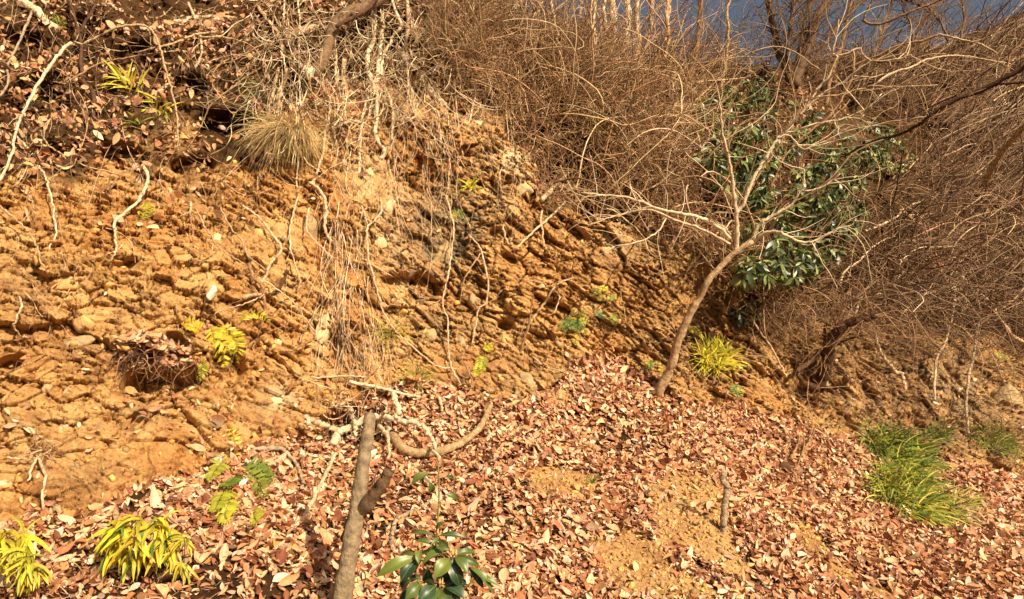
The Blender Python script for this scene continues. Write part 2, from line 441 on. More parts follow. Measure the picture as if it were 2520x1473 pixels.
form = (bump(1010, 420, 60, 70, -.30) + bump(850, 700, 60, 260, .22) + bump(1230, 400, 90, 130, .28, -30) + bump(720, 330, 80, 60, .25)
        + hole(395, 932, 105, 36, .42) + hole(430, 860, 40, 45, .3) + hole(560, 905, 50, 50, .2) + hole(30, 880, 42, 20, .25, -25) + hole(335, 1025, 36, 14, .14, -30) + hole(985, 692, 48, 15, .2) + hole(1040, 700, 40, 22, .2, 30) + hole(1185, 735, 18, 12, .14)
        + hole(1245, 795, 24, 14, .2) + hole(1230, 578, 34, 16, .2) + hole(1420, 575, 34, 14, .2, 35) + hole(1300, 330, 60, 40, .6, 20) + hole(1400, 430, 90, 55, .7) + hole(1500, 520, 90, 26, .5, 15) + hole(1775, 510, 90, 60, .6) + hole(1240, 240, 60, 22, .4) + hole(960, 130, 60, 70, .5) + hole(880, 1055, 100, 55, .45) + hole(265, 905, 0.1, 0.1, 0)
        + hole(60, 120, 70, 50, .4) + hole(330, 150, 60, 45, .35) + hole(660, 90, 70, 60, .4) + hole(720, 230, 60, 60, .4) + hole(850, 190, 60, 50, .4) + hole(120, 370, 60, 30, .3) + hole(480, 400, 60, 22, .25) + hole(620, 400, 40, 30, .25) + hole(200, 90, 80, 60, .4) + hole(90, 250, 90, 60, .35) + hole(300, 370, 70, 30, .3) + hole(560, 300, 80, 40, .4) + hole(470, 210, 60, 30, .3) + hole(1250, 640, 26, 10, .12, 30) + bump(370, 865, 110, 35, .28) + bump(1380, 400, 90, 60, -.45) + bump(1480, 500, 130, 30, -.4) + bump(1790, 520, 100, 60, -.5) + bump(1000, 200, 60, 50, -.4)
        + bump(950, 690, 30, 15, -.1) + bump(1040, 600, 60, 90, .12, 35) + bump(1240, 790, 15, 12, -.12) + bump(40, 880, 30, 14, -.14) + bump(770, 640, 40, 60, -.15) + bump(830, 860, 15, 60, -.18)
        + bump(1000, 960, 120, 30, .1) + bump(870, 1060, 70, 25, -.25) + bump(1250, 250, 70, 30, -.35) + bump(1990, 960, 60, 30, -.3) + bump(1850, 800, 50, 50, -.25))
calm = 1 - .45 * np.clip(blob(230, 1130, 330, 130) + blob(620, 1030, 140, 70) + blob(1150, 900, 160, 60) + .6 * blob(1350, 900, 120, 60), 0, 1)
H = low * (.25 + .75 * np.clip(1 - z_slope, 0, 1)) + form + disp * cliff * calm + rough * (.35 + .65 * cliff)
H = H + z_upper * fbm(Pq * 2.0, 3, 131) * .12
far = sstep(13, 20, GD)
H = H + far * fbm(Pq * .35, 4, 120) * .9
RAY = unit(-P)
DIRN = unit(N * (.3 + .5 * z_slope)[..., None] + RAY * (.7 - .5 * z_slope)[..., None])
Pd = P + DIRN * H[..., None]
ND = unit(np.cross(np.gradient(Pd, axis=1), np.gradient(Pd, axis=0)))
if (ND * N).sum(-1).mean() < 0: ND = -ND
# depth of the finished surface, for resting things on it
DG = Pd[..., 1] * CP + Pd[..., 2] * SP
def depth(x, y):
    x = np.clip(np.asarray(x, float), X0, X1); y = np.asarray(y, float)
    fx = (x - X0) / (X1 - X0) * (NX - 1); r = ridge(x)
    fy = np.clip((y - YB) / (r - YB), 0, 1) * (NY - 1)
    ix = np.clip(fx.astype(int), 0, NX - 2); iy = np.clip(fy.astype(int), 0, NY - 2)
    a, b = fx - ix, fy - iy
    return DG[iy, ix] * (1 - a) * (1 - b) + DG[iy, ix + 1] * a * (1 - b) + DG[iy + 1, ix] * (1 - a) * b + DG[iy + 1, ix + 1] * a * b
def on(x, y, off=0.0):
    """the point of the bank seen at x,y, moved off metres towards the viewer"""
    return world_at(x, y, depth(x, y) - off)
def normal_at(x, y):
    ix = int(np.clip((x - X0) / (X1 - X0) * (NX - 1), 0, NX - 1)); iy = int(np.clip((y - YB) / (ridge(x) - YB), 0, 1) * (NY - 1))
    return N[iy, ix]

def build_ground():
    mb = MB()
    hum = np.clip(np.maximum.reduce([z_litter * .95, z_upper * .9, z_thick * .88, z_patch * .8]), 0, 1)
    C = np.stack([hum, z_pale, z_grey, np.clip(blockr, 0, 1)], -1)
    # rows towards and under the viewer, and the plateau behind the crest
    fr, frc = [], []
    y0 = Pd[0]
    for k in range(14, 0, -1):
        t = k / 14.0
        r = y0.copy(); r[:, 1] = y0[:, 1] * (1 - t) + -7.0 * t; r[:, 0] = y0[:, 0] * (1 + .6 * t)
        r[:, 2] = y0[:, 2] * (1 - t) + -2.2 * t + .05 * fbm(r * 1.3, 3, 5)
        fr.append(r); frc.append(C[0] * 1.0)
    bk, bkc = [], []
    yt = Pd[-1]
    for k in range(1, 13):
        d = 40.0 * (k / 12.0) ** 2
        r = yt.copy(); r[:, 1] += d; r[:, 0] *= 1 + d / 40; r[:, 2] = yt[:, 2] - .10 * d + .2 * fbm(r * .5, 3, 6) * (k > 1)
        bk.append(r); bkc.append(C[-1])
    A = np.concatenate([np.array(fr), Pd, np.array(bk)]); CC = np.concatenate([np.array(frc), C, np.array(bkc)])
    ny, nx = A.shape[:2]
    idx = np.arange(ny * nx).reshape(ny, nx)
    Q = np.stack([idx[:-1, :-1], idx[:-1, 1:], idx[1:, 1:], idx[1:, :-1]], -1).reshape(-1, 4)
    mb.add(A, Q, None, CC.reshape(-1, 4))
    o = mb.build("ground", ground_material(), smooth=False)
    tag(o, kind="structure")
build_ground()

# cell areas for scattering on the bank
AR = np.linalg.norm(np.cross(np.gradient(Pd, axis=1), np.gradient(Pd, axis=0)), axis=-1)
INF = ((GX > -300) & (GX < 2860)).astype(float)
def scatter(weight, n, seed):
    r = np.random.default_rng(seed)
    w = (AR * weight * INF).ravel(); c = np.cumsum(w); k = np.searchsorted(c, r.random(n) * c[-1])
    iy, ix = np.unravel_index(np.clip(k, 0, NX * NY - 1), (NY, NX))
    return iy, ix, r


# ------------------------------------------------------------------ fallen leaves (ground cover)
LEAFPAL = [(.65, .395, .22), (.56, .31, .15), (.46, .225, .095), (.35, .135, .06), (.74, .49, .33), (.21, .075, .033), (.62, .35, .20), (.42, .175, .08)]
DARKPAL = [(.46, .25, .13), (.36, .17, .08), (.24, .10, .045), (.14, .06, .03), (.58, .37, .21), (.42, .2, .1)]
def litter_mesh(mb, weight, n, seed, size, pal, lift=.03, tilt=.44):
    iy, ix, r = scatter(weight, n, seed)
    p = Pd[iy, ix]; nn = N[iy, ix] * .65 + ND[iy, ix] * .35
    Z = unit(nn + tilt * r.normal(size=(n, 3)))
    X = unit(np.cross(Z, r.normal(size=(n, 3))))
    L = size * np.clip(np.exp(.38 * r.normal(size=n)) * .95, .35, 2.2)
    W = L * r.uniform(.36, .62, n)
    p = p + nn * (r.random(n) ** 1.5 * lift)[:, None] + r.normal(size=(n, 3)) * .012 - X * L[:, None] * .5
    leaves(mb, p, X, Z, L, W, r.normal(0, .38, n), r.normal(.1, .5, n), pick(pal, n, r, .22))
w_low = z_litter * (1 - .85 * np.clip(blob(885, 1045, 75, 48), 0, 1)) + .010 * sstep(820, 1010, GY) + .022 * soil
dens = .7 + .5 * fbm(P * .9, 3, 200)
mb = MB()
litter_mesh(mb, w_low * np.clip(dens, .15, 2), 108000, 301, .063, LEAFPAL)
tag(mb.build("leaf_litter", M_LEAF, smooth=False), "tan fallen leaves covering the lower slope", "leaf litter", kind="stuff")
mb = MB()
w_up = z_upper * np.clip(.65 + .9 * fbm(P * 1.2, 3, 210), .08, 2) + .04 * (1 - z_litter) * sstep(720, 480, GY) + .25 * blob(500, 470, 120, 60) + .008 * (1 - z_litter)
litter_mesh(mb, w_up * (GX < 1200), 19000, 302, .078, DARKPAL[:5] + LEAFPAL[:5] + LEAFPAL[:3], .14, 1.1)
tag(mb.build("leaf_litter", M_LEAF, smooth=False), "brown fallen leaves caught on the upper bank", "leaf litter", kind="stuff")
mb = MB()
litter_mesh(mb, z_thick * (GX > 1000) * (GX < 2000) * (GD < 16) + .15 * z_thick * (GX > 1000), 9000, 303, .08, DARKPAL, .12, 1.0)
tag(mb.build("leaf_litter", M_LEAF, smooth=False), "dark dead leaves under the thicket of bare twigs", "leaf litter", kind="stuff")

# ------------------------------------------------------------------ stones
from mathutils import noise as mnoise
import bmesh
def stone_mesh(mb, c, rx, ry, rz, seed, color, ax=None, sub=3, cut=15):
    """faceted stone: an ico sphere sliced by random planes, roughened"""
    r = np.random.default_rng(seed)
    bm = bmesh.new(); bmesh.ops.create_icosphere(bm, subdivisions=sub, radius=1.0)
    V = np.array([v.co[:] for v in bm.verts]); Fc = np.array([[v.index for v in f.verts] for f in bm.faces]); bm.free()
    for k in range(cut):
        n = unit(r.normal(size=3)); d = r.uniform(.42, .74)
        s = V @ n; over = np.maximum(s - d, 0); V = V - over[:, None] * n * .93
    V = V + V * (fbm(V * 2.3 + seed, 3, seed % 97) * .05)[:, None]
    V = V * np.array([rx, ry, rz])
    if ax is not None: V = V @ np.array(ax)
    mb.add(V + c, None, Fc, np.tile(np.asarray(color, float), (len(V), 1)))

ST_PALE, ST_CREAM, ST_TAN, ST_GREY, ST_DARK, ST_ORANGE = (.56, .42, .23), (.66, .50, .26), (.52, .31, .115), (.36, .25, .125), (.2, .135, .075), (.54, .28, .085)
STONES = [  # x, y, w, h, colour, sink, label
    (520, 705, 62, 66, ST_TAN, .35, "rounded tan block holding a white stone on the left bank"),
    (690, 988, 84, 90, ST_CREAM, .55, "cream boulder in the bank above the fern, left of the cut trunk"),
    (758, 560, 62, 125, ST_GREY, .5, "tall pale grey slab under the hanging grass tuft"),
    (537, 583, 30, 40, ST_PALE, .3, "pale egg-shaped stone above the white stone"),
    (375, 77, 32, 32, ST_CREAM, .2, "pale stone lying in brown leaves near the top left"),
    (1031, 741, 36, 46, ST_DARK, .25, "dark brown upright block in the middle of the rockfall"),
    (976, 722, 70, 46, ST_TAN, .4, "broad tan block left of the dark brown upright block"),
    (985, 765, 54, 34, ST_TAN, .4, "tan block directly under the broad tan block"),
    (1085, 615, 105, 66, ST_GREY, .55, "large grey slab leaning under the central hollow"),
    (955, 512, 58, 56, ST_PALE, .5, "pale square rock beside the long hanging vine"),
    (1490, 605, 80, 44, ST_PALE, .55, "whitish flat rock under the left limb of the small tree"),
    (1165, 735, 36, 38, ST_GREY, .3, "grey stone with a dark gap below, right of the rockfall"),
    (1187, 818, 30, 22, ST_ORANGE, .25, "small orange stone above the little striped fern"),
    (525, 1041, 52, 28, ST_DARK, .3, "dark grey stone right of the flat ledge on the lower left bank"),
    (12, 1188, 38, 30, ST_PALE, .3, "pale stone at the left edge above the yellow fern"),
    (142, 1250, 30, 20, ST_GREY, .3, "small grey stone where the left bank meets the leaves"),
    (1425, 1197, 38, 26, ST_TAN, .4, "ochre stone in the upper bare soil patch of the leaf slope"),
    (1808, 1146, 44, 24, ST_ORANGE, .3, "orange flat rock in the leaves above the wooden stake"),
    (158, 690, 84, 52, ST_TAN, .45, "big cracked tan block on the left bank, topmost of its ledge"),
    (267, 697, 44, 30, ST_ORANGE, .35, "orange block right of the big cracked tan block"),
    (212, 788, 62, 52, ST_TAN, .5, "tan block with a slanting face above the wide grey-tan block"),
    (196, 838, 80, 46, ST_GREY, .5, "wide grey-tan block left of the leaf mat"),
    (438, 655, 70, 44, ST_TAN, .5, "tan block left of the white stone"),
    (800, 810, 44, 118, ST_PALE, .5, "tall pale slab beside the root curtain"),
    (1245, 388, 62, 50, ST_CREAM, .5, "cream rock at the top of the sunlit spur"),
    (1290, 455, 60, 70, ST_CREAM, .5, "cream rock at the right edge of the spur, below the topmost"),
    (1172, 302, 50, 40, ST_CREAM, .5, "pale rock just under the pale diagonal branch"),
    (1088, 778, 48, 36, ST_GREY, .4, "grey-brown stone below the dark upright block"),
    (1055, 822, 46, 54, ST_GREY, .45, "grey slab under the grey-brown stone of the rockfall"),
    (1262, 745, 44, 40, ST_TAN, .4, "tan stone left of the forked dead twig shrub"),
    (1240, 835, 48, 66, ST_TAN, .45, "tan upright rock with a black hole at its top left"),
    (345, 1012, 90, 62, ST_GREY, .55, "flat grey-brown slab with a black crack on the lower left bank"),
    (690, 838, 46, 40, ST_CREAM, .45, "cream stone right of the big yellow fern"),
    (1098, 962, 56, 76, ST_GREY, .5, "grey rock standing at the foot of the bank behind the leaves"),
    (632, 572, 50, 44, ST_TAN, .45, "round tan rock under the thin roots, above the crooked root"),
    (505, 648, 30, 34, ST_TAN, .35, "small tan stone touching the top of the white stone's block"),
    (480, 610, 40, 34, ST_ORANGE, .4, "orange stone left of the pale egg-shaped stone"),
    (1330, 712, 40, 34, ST_CREAM, .2, "whitish dead leaf cluster, built as a stone, behind the forked dead twig shrub"),  # white dead leaf cluster, modelled as one of the stones
    (1135, 845, 40, 50, ST_GREY, .45, "narrow grey stone right of the rockfall's grey slab"),
    (925, 590, 56, 36, ST_PALE, .45, "pale flat stone right of the root curtain"),
    (1010, 670, 34, 24, ST_DARK, .3, "dark thin stone over the black hollow of the rockfall"),
    (1300, 935, 70, 44, ST_GREY, .55, "smooth grey rock above the top edge of the leaf slope"),
    (905, 425, 54, 60, ST_PALE, .5, "pale rock behind the cluster of thick hanging vines"),
    (2300, 960, 90, 110, ST_GREY, .55, "grey-green rock face in the shade at the right"),
    (2480, 985, 80, 90, ST_GREY, .5, "pale grey rock in the shade at the far right edge"),
    (2030, 950, 44, 60, ST_GREY, .4, "grey rock clasped by the dark gnarled stump"),
    (60, 420, 80, 60, ST_TAN, .5, "tan rock showing through the leaves near the left edge"),
    (430, 330, 70, 60, ST_TAN, .55, "bare tan rock in the upper left leaves beside the bamboo grass"),
    (1185, 470, 46, 40, ST_TAN, .45, "tan rock in the middle of the sunlit spur"),
    (1385, 575, 50, 40, ST_TAN, .45, "tan rock under the thicket's black overhang"),
]
for k, (x, y, w, h, colr, sink, lab) in enumerate(STONES):
    d = float(depth(x, y)); s = d / F
    base = on(x, y, 0.0); nrm = N[int(np.clip((y - YB) / (ridge(x) - YB), 0, 1) * (NY - 1)), int((x - X0) / (X1 - X0) * (NX - 1))]
    a = random.uniform(-.4, .4)
    rx, rz = w * s * .58, h * s * .58
    ry = .62 * min(rx, rz) + .02
    m = np.array([[math.cos(a), 0, math.sin(a)], [0, 1, 0], [-math.sin(a), 0, math.cos(a)]])
    c = base - nrm * ry * sink * .9
    mb = MB(); stone_mesh(mb, c, rx, ry, rz, 900 + k, np.array(colr) * random.uniform(.9, 1.1), m)
    o = mb.build("stone", M_ROCK, base=c, smooth=False)
    tag(o, lab, "stone", "stones set in the bank")
c = on(521, 720, .15); mb = MB(); stone_mesh(mb, c, .055, .045, .075, 55, (.74, .66, .48), None, 3, 7)
tag(mb.build("white_stone", M_ROCK, base=c), "round white stone shining in a tan block on the left bank", "stone")

def rubble(weight, n, seed, smin, smax, pal):
    iy, ix, r = scatter(weight, n, seed)
    bm = bmesh.new(); bmesh.ops.create_icosphere(bm, subdivisions=1, radius=1.0)
    V0 = np.array([v.co[:] for v in bm.verts]); Fc = np.array([[v.index for v in f.verts] for f in bm.faces]); bm.free()
    s = smin + (smax - smin) * r.random(n) ** 3
    V = V0[None] * (1 + .34 * r.normal(size=(n, len(V0), 1)))
    V = V * (s[:, None] * r.uniform(.45, 1.3, (n, 3)) * np.array([1.25, .7, .7]))[:, None, :]
    a = r.uniform(0, 6.28, n); ca, sa = np.cos(a)[:, None], np.sin(a)[:, None]
    x = V[..., 0] * ca - V[..., 2] * sa; z = V[..., 0] * sa + V[..., 2] * ca
    V = np.stack([x, V[..., 1], z], -1) + Pd[iy, ix][:, None] + (N[iy, ix] * (s * .2)[:, None])[:, None]
    mb = MB()
    mb.add(V, None, (np.arange(n)[:, None, None] * len(V0) + Fc[None]).reshape(-1, 3), np.repeat(pick(pal, n, r, .15), len(V0), 0))
    return mb
mb = rubble(cliff * (GX < 2100), 5000, 401, .006, .042, [ST_TAN, ST_ORANGE, (.5, .27, .09), (.45, .23, .07), ST_ORANGE, ST_GREY])
tag(mb.build("rubble", M_ROCK, smooth=False), "loose stones and crumbs of earth on the bank", "rubble", kind="stuff")
mb = rubble(soil * sstep(900, 1000, GY), 2600, 402, .005, .028, [ST_TAN, (.5, .3, .12), (.4, .24, .1), ST_ORANGE])
tag(mb.build("gravel", M_ROCK, smooth=False), "fine gravel on the bare soil patches", "gravel", kind="stuff")

# ------------------------------------------------------------------ wood: branches and vines
C_PALE, C_CREAM, C_BROWN, C_DARK, C_GREY, C_TAN = (.62, .44, .27), (.72, .56, .36), (.34, .19, .095), (.11, .055, .03), (.38, .28, .18), (.50, .33, .18)
def wood(mb, px, off, w0, w1=None, color=C_PALE, n=None, S=7, D=None, knob=.07, wob=.004, seed=None, caps=True):
    """px: points in the measuring frame; off: metres in front of the bank (number or list), or D: depths; w0,w1: widths in frame units"""
    px = np.asarray(px, float); w1 = w0 if w1 is None else w1
    if n is None: n = max(6, int(len(px) * 4))
    k = np.linspace(0, 1, len(px))
    if D is not None: dd = np.interp(k, np.linspace(0, 1, len(np.atleast_1d(D))), np.atleast_1d(D)) if np.ndim(D) else np.full(len(px), float(D))
    else:
        oo = np.interp(k, np.linspace(0, 1, len(np.atleast_1d(off))), np.atleast_1d(off)) if np.ndim(off) else np.full(len(px), float(off))
        dd = depth(px[:, 0], px[:, 1])
        dd = (np.convolve(np.pad(dd, 1, mode='edge'), [.25, .5, .25], 'valid') if len(dd) > 2 else dd) - oo
    P3 = catmull(world_at(px[:, 0], px[:, 1], dd), n)
    r = np.random.default_rng(int(abs(px).sum() * 7) % 100003 if seed is None else seed)
    P3[1:-1] += r.normal(size=(n - 2, 3)) * wob
    dm = float(np.mean(dd))
    R = np.linspace(w0, w1, n) * .5 * dm / F * (1 + knob * r.normal(size=n))
    R = np.maximum(R, .0012)
    tubes(mb, P3[None], R[None], S, np.asarray(color), caps)
    return P3, R

def side_twigs(mb, P3, n, length, r0, color, seed, start=.2, up=.25, K=6, spread=.9, curl=.16):
    r = np.random.default_rng(seed)
    t = r.uniform(start, 1, n); f = t * (len(P3) - 1); i = np.clip(f.astype(int), 0, len(P3) - 2); u = (f - i)[:, None]
    p = P3[i] * (1 - u) + P3[i + 1] * u; tang = unit(P3[i + 1] - P3[i])
    d = unit(tang * .9 + spread * r.normal(size=(n, 3)) * np.array([1, .6, 1]) + np.array([0, 0, up]))
    L = length * r.uniform(.4, 1.3, n)
    Q = walk(p, d, L / (K - 1), K, curl, (0, 0, .02), seed + 1)
    R = r0 * r.uniform(.6, 1.2, n)[:, None] * np.linspace(1, .35, K)[None]
    tubes(mb, Q, R, 4, pick([color], n, r, .15))
    return Q

def single(name, label, cat, px, off, w0, w1, color, mat=None, group=None, **kw):
    base = on(px[-1][0], px[-1][1], 0) if kw.get('D') is None else world_at(px[0][0], px[0][1], np.atleast_1d(kw['D'])[0])
    mb = MB(); wood(mb, px, off, w0, w1, color, **kw)
    return tag(mb.build(name, mat or M_BARK, base=base), label, cat, group)

G_VINE = "vines and roots hanging down the bank"
# upper left
sap = thing("bare_sapling", "dark forked sapling rising from the brown leaves at the upper left", "sapling", on(230, 300))
mb = MB(); tr_, _ = wood(mb, T(0, 0, [(680, 920), (690, 800), (690, 680), (650, 640), (610, 590), (600, 460), (600, 330), (575, 220), (550, 120), (520, 30), (495, -90)]), [.0, .25, .35], 11, 7, C_DARK)
mb.build("trunk", M_BARK, sap)
mb = MB(); a_, _ = wood(mb, T(0, 0, [(598, 240), (625, 170), (665, 110), (700, 40), (735, -80)]), [.33, .45], 7, 4, C_DARK); mb.build("limb", M_BARK, sap)
mb = MB(); b_, _ = wood(mb, T(0, 0, [(660, 160), (650, 100), (640, 40), (632, -60)]), [.38, .45], 4, 3, C_DARK); mb.build("limb", M_BARK, sap)
mb = MB()
for k, q in enumerate((tr_, a_, b_)): side_twigs(mb, q, 10, .5, .004, C_DARK, 500 + k, .35)
side_twigs(mb, tr_, 4, .25, .005, C_BROWN, 505, .1)
mb.build("twig_spray", M_TWIG, sap)
single("fallen_branch", "long pale branch arching from the dark sapling down to the left edge", "branch", T(0, 0, [(606, 330), (540, 308), (490, 340), (410, 430), (330, 540), (230, 720), (160, 850), (110, 1000), (80, 1160), (-20, 1350)]), [.35, .4, .4, .3, .3], 9, 5, C_CREAM)
single("fallen_branch", "thin branch arching right from the dark sapling and hanging straight down", "branch", T(0, 0, [(606, 330), (680, 290), (760, 248), (850, 205), (930, 186), (1020, 182), (1080, 195), (1130, 240), (1190, 370), (1215, 480), (1260, 640), (1300, 800), (1312, 960), (1312, 1110)]), [.35, .45, .4, .25], 6.5, 3.5, C_TAN)
single("fallen_branch", "short bent pale branch standing in leaves at the upper left edge", "branch", T(0, 0, [(240, 70), (200, 170), (150, 290), (60, 480), (65, 570), (35, 660), (-20, 720)]), .2, 7, 5, C_GREY)
lg = thing("fallen_log", "pale broken log with moss beside it at the top left corner", "log", on(110, 40))
mb = MB(); wood(mb, T(0, 0, [(90, -30), (180, 20), (280, 90), (340, 165), (400, 195), (430, 210)]), .1, 24, 17, C_CREAM, n=18, knob=.14, S=9); mb.build("trunk", M_BARK, lg)
mb = MB(); wood(mb, T(0, 0, [(335, 150), (350, 190), (368, 200)]), .12, 13, 6, C_CREAM, n=7, knob=.2); mb.build("branch_stub", M_BARK, lg)
single("fallen_branch", "thick pale branch lying level across brown leaves near the top", "branch", T(0, 0, [(1285, 168), (1340, 145), (1420, 132), (1560, 120), (1660, 122), (1730, 132)]), .08, 11, 7, C_CREAM, n=16)
single("fallen_branch", "short forked pale stick hanging below the level pale branch", "branch", T(0, 0, [(1390, 20), (1420, 90), (1445, 140), (1490, 150), (1480, 260), (1490, 380), (1440, 500)]), .14, 7, 6, C_PALE)
single("fallen_branch", "brown branch forking left of the hanging vines, slanting to the leaves", "branch", T(0, 0, [(1600, 234), (1520, 240), (1440, 256), (1340, 295), (1250, 328), (1130, 355), (1020, 388)]), .25, 6, 5, C_TAN)
single("fallen_branch", "thin dark branch drooping right toward the hanging vines", "branch", T(0, 0, [(1470, 270), (1600, 268), (1700, 285), (1800, 310), (1890, 370), (1960, 480)]), .3, 5, 3, C_TAN)
single("fallen_branch", "long thin twig running level behind the sapling above the bamboo grass", "branch", T(0, 0, [(490, 610), (600, 540), (700, 480), (800, 446), (950, 420), (1080, 400), (1190, 388)]), .25, 4.5, 3, C_BROWN)
single("fallen_branch", "dark thin twig slanting down left under the hanging grass tuft", "branch", T(0, 0, [(1975, 478), (1870, 530), (1780, 590), (1670, 680), (1560, 770), (1520, 850), (1475, 940)]), .25, 5, 3, C_BROWN)
single("fallen_branch", "short pale stick below the bamboo grass, broken at both ends", "branch", T(0, 0, [(1150, 722), (1190, 665), (1245, 622)]), .1, 12, 8, C_PALE, n=8)
single("fallen_branch", "pale crooked stick on the left bank ending above the small yellow fern", "branch", T(0, 1, [(1052, -255), (1092, -180), (1085, -120), (1058, -60), (1030, 0), (940, 80), (850, 160), (848, 230)]), .18, 9, 6, C_CREAM)
